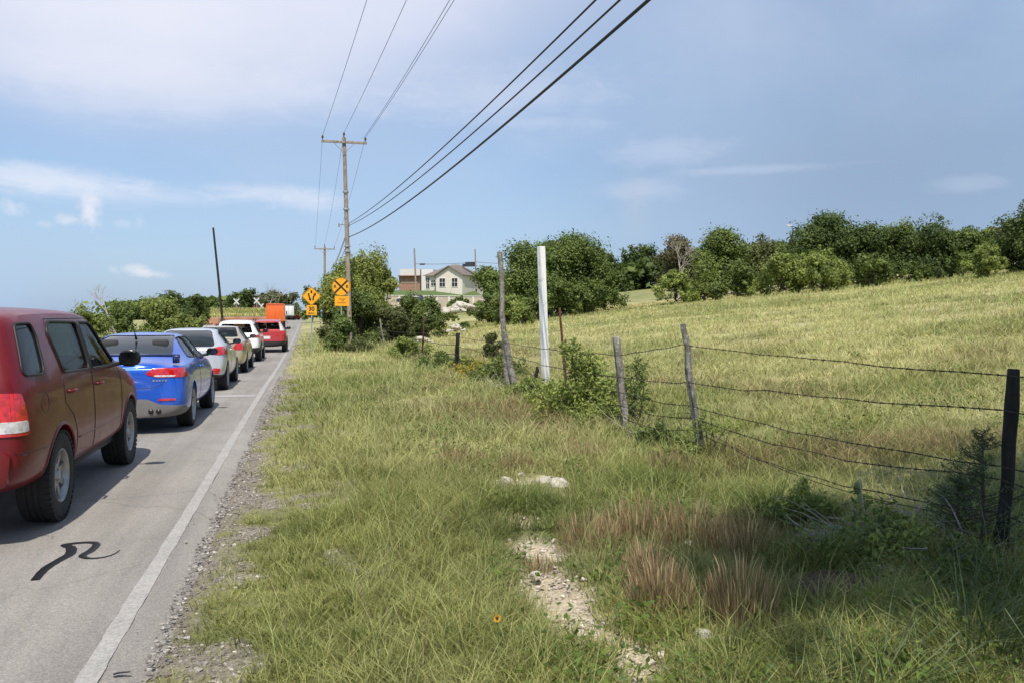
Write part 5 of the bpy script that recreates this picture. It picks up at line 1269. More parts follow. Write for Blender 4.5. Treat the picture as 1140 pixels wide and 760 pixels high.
def wheel(parent, x, y, r, w, rr, style, side):
    t = empty('wheel', (x, y, r)); t.parent = parent
    h = w / 2; m = MB(); s = side
    prof = [(rr * .96, -h * .9), (rr * 1.02, -h), (r * .86, -h * 1.06), (r * .95, -h * .98), (r * .985, -h * .86), (r, -h * .55)]
    for g in (-.35, 0, .35): prof += [(r, h * (g - .08)), (r * .978, h * (g - .05)), (r * .978, h * (g + .05)), (r, h * (g + .08))]
    prof += [(r, h * .55), (r * .985, h * .86), (r * .95, h * .98), (r * .86, h * 1.06), (rr * 1.02, h), (rr * .96, h * .9), (rr * .96, -h * .9)]
    m.lathe(prof, (0, 0, 0), 'x', 44)
    if style == 'steel':
        for k in range(44):
            a = k * 2 * math.pi / 44; c, s_ = math.cos(a), math.sin(a)
            m.box((s * h * .80, c * r * .978, s_ * r * .978), (h * .5, r * .085, .022), rx=a - math.pi / 2)
    tyre = m.build('tyre', M_RUBBER, t, True, angle=40)
    m = MB(); o = s * h
    m.lathe([(rr * .97, -h * .85), (rr, -h * .7), (rr * .93, 0), (rr * .95, o * .55 if s > 0 else h * .55), (rr * 1.03, h * .96), (rr * .99, h * 1.0), (rr * .93, h * .86), (rr * .88, h * .3), (rr * .86, -h * .4)], (0, 0, 0), 'x', 40) if s > 0 else \
        m.lathe([(rr * .97, h * .85), (rr, h * .7), (rr * .93, 0), (rr * .95, -h * .55), (rr * 1.03, -h * .96), (rr * .99, -h * 1.0), (rr * .93, -h * .86), (rr * .88, -h * .3), (rr * .86, h * .4)], (0, 0, 0), 'x', 40)
    ns = {'steel': 8, 'five': 5, 'ten': 10}[style]
    fx_ = s * h * .62
    for k in range(ns):
        a = k * 2 * math.pi / ns + .3; wd = {'steel': .052, 'five': .075, 'ten': .034}[style]
        c, s_ = math.cos(a), math.sin(a); r0, r1 = rr * .16, rr * .93
        for (ra, rb, wa, wb_, xa, xb) in ((r0, r1, wd * 1.15, wd * .85, fx_, fx_ + s * .012),):
            px_, pz_ = -s_, c
            V = []
            for (q, ww, xx) in ((ra, wa, xa), (rb, wb_, xb)):
                for sg_ in (-1, 1):
                    V.append((xx, c * q + px_ * ww / 2 * sg_, s_ * q + pz_ * ww / 2 * sg_))
                    V.append((xx - s * .03, c * q + px_ * ww / 2 * sg_ * 1.1, s_ * q + pz_ * ww / 2 * sg_ * 1.1))
            m.add(V, [(0, 2, 6, 4), (1, 5, 7, 3), (0, 4, 5, 1), (2, 3, 7, 6), (0, 1, 3, 2), (4, 6, 7, 5)])
    m.lathe([(0, fx_ + s * .03), (rr * .14, fx_ + s * .028), (rr * .20, fx_ + s * .012), (rr * .24, fx_ - s * .02)], (0, 0, 0), 'x', 20)
    if style == 'steel': m.lathe([(rr * .42, fx_ + s * .004), (rr * .36, fx_ + s * .010), (rr * .28, fx_ + s * .006), (rr * .26, fx_ - s * .02)], (0, 0, 0), 'x', 30)
    m.build('rim', M_STEEL, t, True, angle=35)
    m = MB(); m.lathe([(0, fx_ - s * .05), (rr * .72, fx_ - s * .05), (rr * .75, fx_ - s * .07)], (0, 0, 0), 'x', 28); m.lathe([(rr * .75, -s * h * .3), (rr * .9, -s * h * .3), (rr * .9, -s * h * .35), (0, -s * h * .35)], (0, 0, 0), 'x', 28)
    m.build('brake_disc', plain('brake_dark', (.05, .045, .04), .5, .5), t)
    return t
class Car:
    def __init__(s, name, label, cat, X, Y, st, pm, W, wb, wr, ww, rr, style, lev=2, yaw=0, arch=1.14, cabin=None, wx=None, crease=.45, lam=1):
        s.root = empty(name, (X, Y, float(road_z(Y + wb / 2)) + .004), yaw, label, cat, 'vehicles queueing in the lane')
        s.S = loft(st, lev, crease); s.pm = pm; s.W, s.wb, s.wr = W, wb, wr; s.bvh = BVHTree.FromPolygons(*mdata(s.S)); s.cuts = []
        s.wx = wx or (W / 2 - ww / 2 - .012); s.arch = wr * arch; s.cabin = cabin; s.fine = lev > 1
        for y in (0, wb):
            for sd_ in (-1, 1): wheel(s.root, sd_ * s.wx, y, wr, ww, rr, style, sd_)
    def sx(s, y, z, side=1):
        h = s.bvh.ray_cast(Vector((3 * side, y, z)), Vector((-side, 0, 0))); return h[0].x if h[0] else side * s.W / 2
    def sy(s, x, z, back=True):
        h = s.bvh.ray_cast(Vector((x, -5 if back else 9, z)), Vector((0, 1 if back else -1, 0))); return h[0].y if h[0] else 0
    def side(s, P, side=1, o=0): return [Vector((s.sx(y, z, side) + o * side, y, z)) for y, z in P]
    def dense(s, P, closed=True, step=.05):
        out = []; n = len(P)
        for i in range(n if closed else n - 1):
            a, b = Vector(P[i]), Vector(P[(i + 1) % n]); k = max(1, int((b - a).length / step))
            for j in range(k): out.append(tuple(a.lerp(b, j / k)))
        if not closed: out.append(tuple(P[-1]))
        return out
    def line(s, P, name, mat, r=.004, o=-.001, closed=False, sides=(1, -1), parent=None):
        for sd_ in sides:
            m = MB(); q = s.side(s.dense(P, closed, .06), sd_, o)
            if closed: q.append(q[0])
            m.tube([tuple(v) for v in q], r, 5, cap=not closed); m.build(name, mat, parent or s.root, True, fixn=False)
    def window(s, P, r=.05, mat=None, trim=True, rr=.011, name='side_window'):
        P = round_poly(P, r); s.cuts.append(prism_mesh(P, 'x', -1.4, 1.4, 1)); mat = mat or M_GLASS
        for sd_ in (1, -1):
            g = boolean(s.gl(), prism_mesh(P, 'x', .25 * sd_, 1.4 * sd_), 'INTERSECT'); w = link_mesh(name, smooth_me(g), mat, s.root)
            if trim:
                m = MB(); q = s.side(s.dense(P, True, .05), sd_, .001); m.tube([tuple(v) for v in q] + [tuple(q[0])], rr, 6, cap=False); m.build('window_trim', M_BLKPL, w, True, fixn=False)
    def gl(s):
        if not hasattr(s, '_g'): s._g = shell(s.S, -.008, -.015)
        return s._g.copy()
    def endglass(s, P, y0, y1, name, mat=None, r=.06):
        P = round_poly(P, r); s.cuts.append(prism_mesh(P, 'y', y0, y1, 1))
        return link_mesh(name, smooth_me(boolean(s.gl(), prism_mesh(P, 'y', y0, y1), 'INTERSECT')), mat or M_GLASS, s.root)
    def patch(s, name, mat, P, axis, a, b, o=.006, i=-.02, parent=None, cut=False, r=.02):
        P = round_poly(P, r) if r else P
        me = boolean(shell(s.S, o, i), prism_mesh(P, axis, a, b), 'INTERSECT')
        return link_mesh(name, smooth_me(me), mat, parent or s.root)
    def patch2(s, name, mat, P, axis, a, b, **k):
        out = []
        for sd_ in (1, -1):
            Q = [(u * sd_, v) for u, v in P] if axis == 'y' else P
            out.append(s.patch(name, mat, Q, axis, a if axis == 'y' else a * sd_, b if axis == 'y' else b * sd_, **k))
        return out
    def finish(s):
        me = s.S.copy(); two_slots(me, 0)
        # black underside
        nrm = np.empty(len(me.polygons) * 3); me.polygons.foreach_get('normal', nrm); cen = np.empty(len(me.polygons) * 3); me.polygons.foreach_get('center', cen)
        nz = nrm.reshape(-1, 3)[:, 2]; cz = cen.reshape(-1, 3)[:, 2]; me.polygons.foreach_set('material_index', ((nz < -.6) & (cz < .6)).astype(np.int32))
        y0, y1, zf, xw = s.cabin
        cav = offs(s.S, -.05); cav = boolean(cav, prism_mesh([(y0, zf), (y1, zf), (y1, 3), (y0, 3)], 'x', -xw, xw), 'INTERSECT'); two_slots(cav, 1)
        me = boolean(me, cav, 'DIFFERENCE')
        for y in (0, s.wb):
            for sd_ in (-1, 1):
                m = MB(); m.lathe([(0, s.wx - .17), (s.arch, s.wx - .17), (s.arch, s.W / 2 + .3), (0, s.W / 2 + .3)], (0, y, s.wr), 'x', 40) if sd_ > 0 else m.lathe([(0, -s.wx + .17), (s.arch, -s.wx + .17), (s.arch, -s.W / 2 - .3), (0, -s.W / 2 - .3)], (0, y, s.wr), 'x', 40)
                c = m.mesh('w'); bm = bmesh.new(); bm.from_mesh(c); bmesh.ops.remove_doubles(bm, verts=bm.verts[:], dist=1e-4); bmesh.ops.recalc_face_normals(bm, faces=bm.faces[:]); bm.to_mesh(c); bm.free()
                me = boolean(me, two_slots(c, 1), 'DIFFERENCE')
        for c in s.cuts: me = boolean(me, c, 'DIFFERENCE')
        o = link_mesh('body', smooth_me(me, 32), [s.pm, M_BLKPL], s.root)
        # link_mesh cleared slots but indices survive
        return o
    def arches(s, mat, r=.022, o=.0, ang=(8, 172)):
        for y in (0, s.wb):
            for sd_ in (1, -1):
                m = MB(); q = []
                for k in range(25):
                    a = R(ang[0] + (ang[1] - ang[0]) * k / 24); yy, zz = y + math.cos(a) * (s.arch + r * .6), s.wr + math.sin(a) * (s.arch + r * .6); q.append((s.sx(yy, max(zz, .38), sd_) + (o - .006) * sd_, yy, zz))
                m.tube(q, r, 8); m.build('fender_flare', mat, s.root, True, fixn=False)
    def mirror(s, y, z, mat=None, w=.2, h=.15):
        for sd_ in (1, -1):
            x = s.sx(y, z - .05, sd_); m = MB()
            bm = bmesh.new(); bmesh.ops.create_uvsphere(bm, u_segments=16, v_segments=10, radius=1)
            for v in bm.verts:
                c = v.co; c.x = math.copysign(abs(c.x) ** .85, c.x) * w / 2; c.z = math.copysign(abs(c.z) ** .85, c.z) * h / 2; c.y = c.y * .085 if c.y > 0 else max(c.y, -.35) * .085
                c += Vector((x + sd_ * (w / 2 + .06), y, z + .02))
            m.add([v.co for v in bm.verts], [[v.index for v in f.verts] for f in bm.faces]); bm.free()
            mr = m.build('mirror', mat or M_BLKGL, s.root, True); m = MB(); m.tube([(x - .03 * sd_, y + .01, z - .05), (x + sd_ * .10, y + .01, z - .03)], .022, 6); m.build('bracket', M_BLKPL, mr)
            m = MB(); m.box((x + sd_ * (w / 2 + .06), y - .031, z + .02), (w * .70, .004, h * .70), bev=.0015); m.build('mirror_glass', M_MIRR, mr)
    def handles(s, pts, mat, L=.17):
        for (y, z) in pts:
            for sd_ in (1, -1):
                x = s.sx(y, z, sd_); m = MB(); m.tube([(x - .005 * sd_, y - L / 2, z), (x + .028 * sd_, y - L / 2 + .03, z), (x + .030 * sd_, y + L / 2 - .03, z), (x - .005 * sd_, y + L / 2, z)], [.012, .014, .014, .012], 8); m.build('door_handle', mat, s.root, True)
    def seats(s, rows, zf, xs_=(.36, -.36), top=None):
        for y in rows:
            for x in xs_:
                m = MB(); m.box((x, y, zf + .12), (.46, .14, .56), rx=.2, bev=.05); o = m.build('seat', M_INT, s.root, True); m = MB(); m.box((x, y - .06, zf + .50), (.24, .1, .17), bev=.04); m.build('headrest', M_INT, o, True)
    def dash(s, y, z, w=1.3):
        m = MB(); m.box((0, y, z - .05), (w, .4, .14), bev=.05); m.build('dashboard', M_INT, s.root)
        m = MB(); q = [(-.37 + .18 * math.cos(a), y - .32 + .06 * math.sin(a), z + .02 + .17 * math.sin(a)) for a in [i * math.pi / 10 for i in range(21)]]; m.tube(q, .014, 6, cap=False); m.build('steering_wheel', M_BLKPL, s.root, True)
    def plate(s, z, y=None, w=.31, h=.155, txt=None, x=0):
        yy = s.sy(x, z) - .012; m = MB(); m.box((x, yy, z), (w, .008, h), bev=.003); o = m.build('licence_plate', M_XW, s.root); 
        return o
M_GLASSD = glass_mat('dark_tinted_glass', alpha=.96)
LX = -1.93    # how far left of the viewer the right-hand flanks of the queue stand
# -------- red four-wheel drive
P_RED = paint('dark_red_paint', (.135, .005, .009), .0, .36, .04, .28); P_RED.node_tree.nodes['Principled BSDF'].inputs['Specular IOR Level'].default_value = .3
st = [(-.93, -.88, -.74, 1.60, .60, 1.13, .72, .72, .76, .44, .70, .40),
      (-.88, -.83, -.68, 1.67, .70, 1.15, .85, .74, .89, .42, .82, .36),
      (-.62, -.58, -.46, 1.715, .735, 1.16, .90, .76, .94, .38, .89, .32),
      (0, 0, 0, 1.735, .75, 1.15, .905, .78, .945, .36, .90, .29),
      (.7, .7, .7, 1.74, .75, 1.14, .905, .78, .94, .35, .90, .28),
      (1.3, 1.3, 1.3, 1.735, .745, 1.13, .905, .76, .935, .35, .90, .28),
      (1.7, 1.7, 1.68, 1.70, .735, 1.12, .905, .76, .935, .35, .90, .28),
      (2.1, 2.15, 2.10, 1.46, .74, 1.11, .90, .76, .935, .36, .90, .28),
      (2.45, 2.5, 2.52, 1.20, .75, 1.10, .89, .76, .94, .38, .90, .30),
      (2.75, 2.75, 2.75, 1.125, .72, 1.06, .87, .76, .945, .40, .89, .32),
      (3.15, 3.15, 3.15, 1.075, .66, 1.00, .85, .74, .935, .42, .86, .34),
      (3.42, 3.42, 3.40, .99, .58, .91, .76, .70, .87, .46, .78, .38),
      (3.55, 3.55, 3.50, .90, .45, .82, .55, .66, .66, .50, .58, .42)]
c = Car('suv', 'dark red four wheel drive at the rear of the queue, cut by the left edge', 'car', LX - .935, 7.45, st, P_RED, 1.87, 2.71, .365, .245, .215, 'steel', cabin=(-.55, 2.35, .95, .8))
c.window([(-.70, 1.22), (-.30, 1.21), (-.22, 1.50), (-.24, 1.60), (-.53, 1.595), (-.58, 1.50)], .07)
c.window([(.18, 1.19), (1.02, 1.17), (1.02, 1.60), (.18, 1.61), (.06, 1.53)], .06, M_GLASSC, rr=.013)
c.window([(1.10, 1.17), (2.12, 1.15), (2.16, 1.20), (1.66, 1.57), (1.55, 1.595), (1.10, 1.60)], .05, M_GLASSC, rr=.013)
c.endglass([(-.60, 1.22), (.60, 1.22), (.53, 1.58), (-.53, 1.58)], -1.2, -.3, 'rear_window')
c.endglass([(-.70, 1.24), (.70, 1.24), (.56, 1.63), (-.56, 1.63)], 1.6, 2.75, 'windshield', M_GLASSC)
c.finish(); c.arches(P_RED, .015); c.mirror(2.02, 1.20, w=.22, h=.18); c.handles([(.30, 1.03), (1.28, 1.02)], P_RED); c.seats((.35, 1.25), .95); c.dash(2.15, 1.08)
c.patch2('pillar_cover', M_BLKPL, [(1.03, 1.165), (1.095, 1.165), (1.095, 1.60), (1.03, 1.60)], 'x', .3, 1.4, o=.004, r=0)
t = c.patch2('tail_light', M_RED, [(-1.2, .80), (-.74, .80), (-.75, .93), (-.78, 1.10), (-1.2, 1.13)], 'x', .56, 1.4, o=.010)
for q, sd_ in zip(t, (1, -1)):
    c.patch('reversing_lens', M_CLR, [(-1.2, .815), (-.755, .825), (-.762, .905), (-1.2, .90)], 'x', .56 * sd_, 1.4 * sd_, o=.013, parent=q)
c.line([(.12, 1.17), (.10, .95), (.32, .82), (.44, .66), (.46, .42)], 'door_seam', M_BLKPL, .0055)
c.line([(1.06, 1.16), (1.07, .40)], 'door_seam', M_BLKPL, .0055); c.line([(2.2, 1.12), (2.26, .95), (2.22, .5), (2.12, .42)], 'door_seam', M_BLKPL, .0055)
c.line([(.46, .40), (2.14, .40)], 'door_seam', M_BLKPL, .0055); c.line([(.14, 1.18), (.02, 1.5), (.12, 1.63), (1.5, 1.635), (1.72, 1.6), (2.2, 1.22)], 'door_seam', M_BLKPL, .0055)
c.line([(.50, .61), (2.10, .60)], 'body_crease', P_RED, .012, -.006); c.line([(-.98, .68), (-.44, .66)], 'bumper_seam', M_BLKPL, .004)
c.patch('bumper_step', P_RED, [(-.80, .44), (.80, .44), (.83, .66), (.78, .70), (-.78, .70), (-.83, .66)], 'y', -1.4, -.66, o=.045, i=-.03, r=.04)
c.patch('number_plate', M_XW, [(-.16, .84), (.16, .84), (.16, .99), (-.16, .99)], 'y', -1.4, -.5, o=.01, r=.01)
m = MB(); m.box((0, -.62, 1.66), (1.0, .18, .035), bev=.015); m.build('roof_spoiler', P_RED, c.root, True)
m = MB(); m.tube([(.80, .42, .34), (.80, 2.3, .34)], .03, 8); m.tube([(-.80, .42, .34), (-.80, 2.3, .34)], .03, 8); m.build('side_sill', M_BLKPL, c.root, True)
m = MB(); m.tube([(-.5, -.85, .36), (-.5, -.4, .38)], .03, 10); m.build('exhaust_pipe', M_STEEL, c.root, True)
m = MB(); m.box((0, 1.2, .42), (1.2, 3.6, .2)); m.box((0, 0, .36), (1.3, .14, .14)); m.build('chassis', M_BLKPL, c.root)
m = MB(); q = [Vector((c.sx(yy, zz) - .001, yy, zz)) for yy, zz in [(-.42 + .09 * math.cos(a), 1.0 + .08 * math.sin(a)) for a in [i * math.pi / 8 for i in range(17)]]]; m.tube([tuple(v) for v in q], .004, 5, cap=False); m.build('fuel_flap', M_BLKPL, c.root, True, fixn=False)
# -------- blue coupe
M_BRAKE = plain('exhaust_dark', (.06, .055, .05), .4, .8)
P_NAVY = paint('navy_wing_paint', (.006, .02, .09), .2, .25, .03)
P_BLUE = paint('bright_blue_paint', (.010, .10, .56), .30, .26, .05)
st = [(-.95, -.90, -.86, .98, .48, .92, .64, .60, .70, .30, .68, .24),
      (-.88, -.80, -.74, 1.02, .60, .95, .77, .60, .845, .28, .83, .22),
      (-.60, -.52, -.46, 1.04, .62, .96, .825, .62, .885, .25, .875, .20),
      (-.1, -.1, -.12, 1.145, .60, .965, .835, .64, .89, .24, .87, .19),
      (.45, .45, .40, 1.325, .57, .96, .835, .64, .88, .24, .83, .19),
      (1.0, 1.0, .95, 1.41, .56, .95, .83, .64, .875, .24, .83, .19),
      (1.5, 1.5, 1.42, 1.405, .555, .94, .825, .62, .875, .24, .83, .19),
      (1.95, 1.95, 1.90, 1.255, .58, .93, .82, .62, .875, .24, .83, .19),
      (2.4, 2.4, 2.42, 1.035, .62, .915, .80, .62, .88, .25, .83, .20),
      (2.75, 2.75, 2.72, .955, .62, .885, .78, .60, .88, .28, .82, .22),
      (3.15, 3.15, 3.1, .88, .56, .80, .72, .56, .85, .30, .80, .24),
      (3.38, 3.38, 3.32, .77, .46, .68, .62, .50, .74, .32, .70, .26),
      (3.48, 3.48, 3.45, .64, .34, .58, .42, .46, .52, .34, .50, .28)]
c = Car('coupe', 'bright blue two door coupe with a low rear wing behind the red one', 'car', LX - .62, 13.5, st, P_BLUE, 1.765, 2.65, .325, .215, .235, 'five', cabin=(-.3, 2.3, .80, .74))
c.window([(.95, 1.00), (2.12, .975), (2.20, 1.0), (1.55, 1.30), (1.45, 1.325), (.93, 1.335)], .04, M_GLASSC)
c.window([(.87, 1.01), (.28, 1.035), (.22, 1.06), (.45, 1.24), (.62, 1.315), (.86, 1.335)], .05)
c.endglass([(-.60, 1.085), (.60, 1.085), (.50, 1.36), (-.50, 1.36)], -.6, .85, 'rear_window', M_GLASSD); c.endglass([(-.64, 1.06), (.64, 1.06), (.50, 1.35), (-.50, 1.35)], 1.3, 2.7, 'windshield', M_GLASSC)
c.finish(); c.arches(P_BLUE, .010); c.mirror(2.02, 1.03, w=.2, h=.13); c.handles([(1.05, .86)], P_BLUE); c.seats((.35, 1.15), .72); c.dash(2.1, .93, 1.2)
c.line([(.88, .97), (.90, .7), (.84, .32), (2.2, .30), (2.3, .6), (2.24, .93)], 'door_seam', M_BLKPL, .004)
t = c.patch2('tail_light', M_RED, [(.34, .85), (.50, .80), (1.0, .80), (1.0, .925), (.60, .935), (.42, .925)], 'y', -1.3, -.56, o=.010, r=.03)
for q, sd_ in zip(t, (1, -1)): c.patch('reversing_lens', M_CLR, [(.46 * sd_, .812), (.72 * sd_, .808), (.74 * sd_, .832), (.45 * sd_, .834)], 'y', -1.3, -.56, o=.014, r=.01, parent=q)
c.patch('lower_bumper', plain('grey_diffuser', (.16, .15, .145), .7), [(-.62, .24), (.86, .24), (.86, .40), (.55, .42), (.36, .50), (-.36, .50), (-.55, .42), (-.62, .40)], 'y', -1.3, -.50, o=.010, r=.02)
c.patch2('bumper_reflector', M_RED, [(.52, .475), (.74, .475), (.74, .505), (.52, .505)], 'y', -1.3, -.5, o=.013, r=.01)
m = MB()
for x_ in (.42, .52): m.tube([(x_, -.96, .33), (x_, -.6, .33)], .035, 12)
m.build('exhaust_pipe', M_BRAKE, c.root, True)
m = MB(); q = []
for k in range(17):
    x_ = -.76 + 1.52 * k / 16; q.append((x_, -.80 + .16 * (x_ / .76) ** 2, 1.115 - .02 * (x_ / .76) ** 2))
m.tube(q, .023, 8); o = m.build('rear_wing', P_NAVY, c.root, True); o.scale = (1, 1, 1)
for x_ in (-.72, .72): m = MB(); m.box((x_, -.66, 1.045), (.09, .12, .11), bev=.01); m.build('wing_stand', P_NAVY, o, True)
def backline(c, P, name, mat, r=.004, o=-.001):
    m = MB(); q = []
    for x_, z_ in c.dense(P, False, .06): q.append((x_, c.sy(x_, z_) - o, z_))
    m.tube(q, r, 5); m.build(name, mat, c.root, True, fixn=False)
backline(c, [(-.62, .92), (-.56, .70), (-.40, .655), (.40, .655), (.56, .70), (.62, .80)], 'boot_seam', M_BLKPL)
c.patch('badge', M_CHROME, round_poly([(-.05, .865), (.05, .865), (.05, .91), (-.05, .91)], .02), 'y', -1.3, -.5, o=.012, r=0)
for u in (.44, .48, .52, .56, .60): c.patch('badge', M_CHROME, [(u, .745), (u + .024, .745), (u + .024, .768), (u, .768)], 'y', -1.3, -.5, o=.010, r=.004)
c.patch('number_plate', M_XW, [(-.155, .70), (.155, .70), (.155, .80), (-.155, .80)], 'y', -1.3, -.5, o=.01, r=.01)
m = MB(); m.tube([(0, .36, 1.31), (0, .25, 1.40), (0, -.02, 1.62)], [.02, .006, .003], 6); m.build('antenna', M_BLKPL, c.root)
m = MB(); m.box((0, 1.3, .30), (1.1, 3.4, .16)); m.build('chassis', M_BLKPL, c.root)
# -------- silver hatch
P_SIL = paint('silver_paint', (.62, .62, .63), .45, .30, .06)
st = [(-.66, -.62, -.50, 1.06, .44, .95, .56, .60, .66, .36, .60, .30),
      (-.60, -.52, -.34, 1.15, .54, .98, .76, .62, .84, .34, .76, .26),
      (-.34, -.28, -.02, 1.27, .56, 1.00, .83, .64, .89, .28, .82, .22),
      (.1, .1, .4, 1.37, .56, 1.0, .84, .66, .895, .25, .84, .20),
      (.8, .8, .9, 1.41, .56, .98, .84, .64, .88, .24, .84, .19),
      (1.4, 1.4, 1.42, 1.40, .555, .96, .83, .62, .88, .24, .84, .19),
      (1.95, 1.95, 1.92, 1.25, .58, .94, .82, .62, .88, .24, .84, .19),
      (2.45, 2.45, 2.45, 1.03, .62, .92, .80, .62, .885, .25, .84, .20),
      (2.9, 2.9, 2.85, .93, .60, .86, .77, .60, .87, .28, .82, .22),
      (3.25, 3.25, 3.2, .82, .48, .74, .64, .54, .77, .32, .70, .26), (3.4, 3.4, 3.38, .66, .34, .60, .42, .48, .52, .34, .5, .28)]
c = Car('hatchback', 'silver hatchback with two red lamps on its near corner, third in the queue', 'car', LX - .72, 20.2, st, P_SIL, 1.79, 2.65, .33, .215, .24, 'five', cabin=(-.1, 2.3, .84, .74))
c.window([(1.0, 1.02), (2.1, .98), (2.2, 1.0), (1.55, 1.29), (1.4, 1.325), (.98, 1.335)], .04, M_GLASSC); c.window([(.92, 1.03), (.35, 1.09), (.5, 1.25), (.9, 1.33)], .05)
c.endglass([(-.66, 1.0), (.66, 1.0), (.50, 1.345), (-.50, 1.345)], -.9, .75, 'rear_window', r=.09); c.endglass([(-.64, 1.06), (.64, 1.06), (.5, 1.34), (-.5, 1.34)], 1.3, 2.7, 'windshield', M_GLASSC)
c.finish(); c.arches(P_SIL, .012); c.mirror(2.02, 1.04, w=.2, h=.13); c.handles([(1.1, .88)], P_SIL); c.seats((.6, 1.25), .74); c.dash(2.1, .94, 1.2)
c.line([(.93, 1.0), (.95, .7), (.88, .34), (2.2, .32), (2.3, .6), (2.26, .94)], 'door_seam', M_BLKPL, .004)
c.patch2('tail_light', M_RED, [(.50, .88), (.72, .82), (1.0, .84), (1.0, 1.0), (.74, 1.01), (.54, .95)], 'y', -1.0, -.12, o=.012, r=.05)
c.patch2('lower_lamp', M_RED, [(.60, .40), (.74, .40), (.78, .52), (.62, .54)], 'y', -1.0, -.12, o=.012, r=.03)
c.patch('lower_bumper', M_BLKPL, [(-.9, .2), (.9, .2), (.9, .36), (.5, .40), (.3, .52), (-.3, .52), (-.5, .40), (-.9, .36)], 'y', -1.0, -.30, o=.008)
backline(c, [(-.52, .92), (-.36, .74), (.36, .74), (.52, .92)], 'hatch_seam', M_BLKPL); c.patch('number_plate', M_XW, [(-.155, .56), (.155, .56), (.155, .68), (-.155, .68)], 'y', -1.0, -.3, o=.01, r=.01)
m = MB(); m.box((0, 1.3, .30), (1.1, 3.2, .16)); m.build('chassis', M_BLKPL, c.root)
# -------- gold sedan
P_GLD = paint('pale_gold_paint', (.50, .41, .26), .4, .33, .06)
st = [(-1.05, -1.02, -.98, .99, .44, .93, .56, .62, .66, .36, .60, .30),
      (-.98, -.92, -.86, 1.03, .56, .97, .74, .62, .84, .34, .78, .26),
      (-.6, -.55, -.52, 1.06, .62, .985, .81, .64, .885, .28, .83, .22),
      (-.2, -.2, -.2, 1.10, .62, .985, .83, .64, .89, .26, .84, .20),
      (.25, .25, .22, 1.30, .58, .98, .83, .64, .89, .25, .84, .20),
      (.75, .75, .68, 1.435, .565, .97, .83, .64, .885, .25, .84, .20),
      (1.4, 1.4, 1.35, 1.45, .565, .96, .83, .64, .885, .25, .84, .20),
      (1.9, 1.9, 1.85, 1.33, .59, .95, .82, .64, .885, .25, .84, .20),
      (2.4, 2.4, 2.42, 1.06, .63, .94, .81, .64, .885, .26, .84, .20),
      (2.9, 2.9, 2.85, .95, .60, .88, .78, .62, .88, .28, .83, .22),
      (3.4, 3.4, 3.35, .85, .50, .78, .68, .56, .80, .32, .74, .26), (3.62, 3.62, 3.6, .70, .34, .62, .44, .5, .56, .34, .52, .28)]
c = Car('sedan', 'pale gold four door sedan, fourth in the queue', 'car', LX - .76, 27.3, st, P_GLD, 1.79, 2.75, .32, .205, .215, 'ten', cabin=(-.2, 2.3, .84, .74))
c.window([(.30, 1.02), (1.02, 1.01), (1.02, 1.375), (.75, 1.37), (.42, 1.25)], .05); c.window([(1.10, 1.01), (2.15, .99), (2.2, 1.02), (1.6, 1.34), (1.5, 1.37), (1.10, 1.38)], .04, M_GLASSC)
c.endglass([(-.62, 1.10), (.62, 1.10), (.50, 1.385), (-.50, 1.385)], -.45, .9, 'rear_window', M_GLASSC); c.endglass([(-.64, 1.08), (.64, 1.08), (.5, 1.38), (-.5, 1.38)], 1.3, 2.7, 'windshield', M_GLASSC)
c.finish(); c.mirror(2.05, 1.06, w=.2, h=.13); c.handles([(.42, .90), (1.25, .89)], P_GLD); c.seats((.45, 1.3), .76); c.dash(2.15, .96, 1.2)
c.patch2('tail_light', M_RED, [(.52, .74), (1.0, .74), (1.0, .94), (.62, .94)], 'y', -1.3, -.72, o=.012, r=.03)
c.line([(1.06, 1.0), (1.07, .32)], 'door_seam', M_BLKPL, .004); c.line([(.3, 1.0), (.36, .7), (.44, .34)], 'door_seam', M_BLKPL, .004)
backline(c, [(-.60, .95), (-.56, .70), (.56, .70), (.60, .95)], 'boot_seam', M_BLKPL); backline(c, [(-.80, .60), (.80, .60)], 'bumper_seam', M_BLKPL)
c.patch('number_plate', M_XW, [(-.155, .72), (.155, .72), (.155, .85), (-.155, .85)], 'y', -1.3, -.7, o=.01, r=.01)
m = MB(); m.box((0, 1.3, .30), (1.1, 3.6, .16)); m.build('chassis', M_BLKPL, c.root)
# -------- white crossover
def suvst(L=1.0, H_=1.0, rear=.85, z=0):
    return [(-rear, -rear + .05, -rear + .22, 1.50 * H_, .48, 1.03, .60, .68, .70, .42, .62, .36),
      (-rear + .07, -rear + .12, -rear + .32, 1.57 * H_, .58, 1.06, .80, .70, .86, .40, .78, .33),
      (-.4, -.4, -.2, 1.61 * H_, .60, 1.07, .85, .72, .90, .36, .84, .28), (.3, .3, .3, 1.64 * H_, .61, 1.06, .86, .72, .90, .33, .85, .26),
      (1.2, 1.2, 1.2, 1.64 * H_, .61, 1.04, .86, .70, .90, .33, .85, .26), (1.7, 1.7, 1.65, 1.58 * H_, .61, 1.03, .85, .70, .90, .33, .85, .26),
      (2.1, 2.1, 2.08, 1.36 * H_, .63, 1.02, .85, .70, .90, .33, .85, .26), (2.5, 2.5, 2.5, 1.12 * H_, .66, 1.00, .83, .70, .90, .34, .85, .27),
      (2.95, 2.95, 2.9, 1.03 * H_, .62, .95, .80, .68, .89, .36, .84, .30), (3.35, 3.35, 3.3, .92 * H_, .5, .84, .70, .62, .80, .40, .74, .34), (3.5, 3.5, 3.48, .78 * H_, .36, .7, .5, .58, .6, .44, .54, .38)]
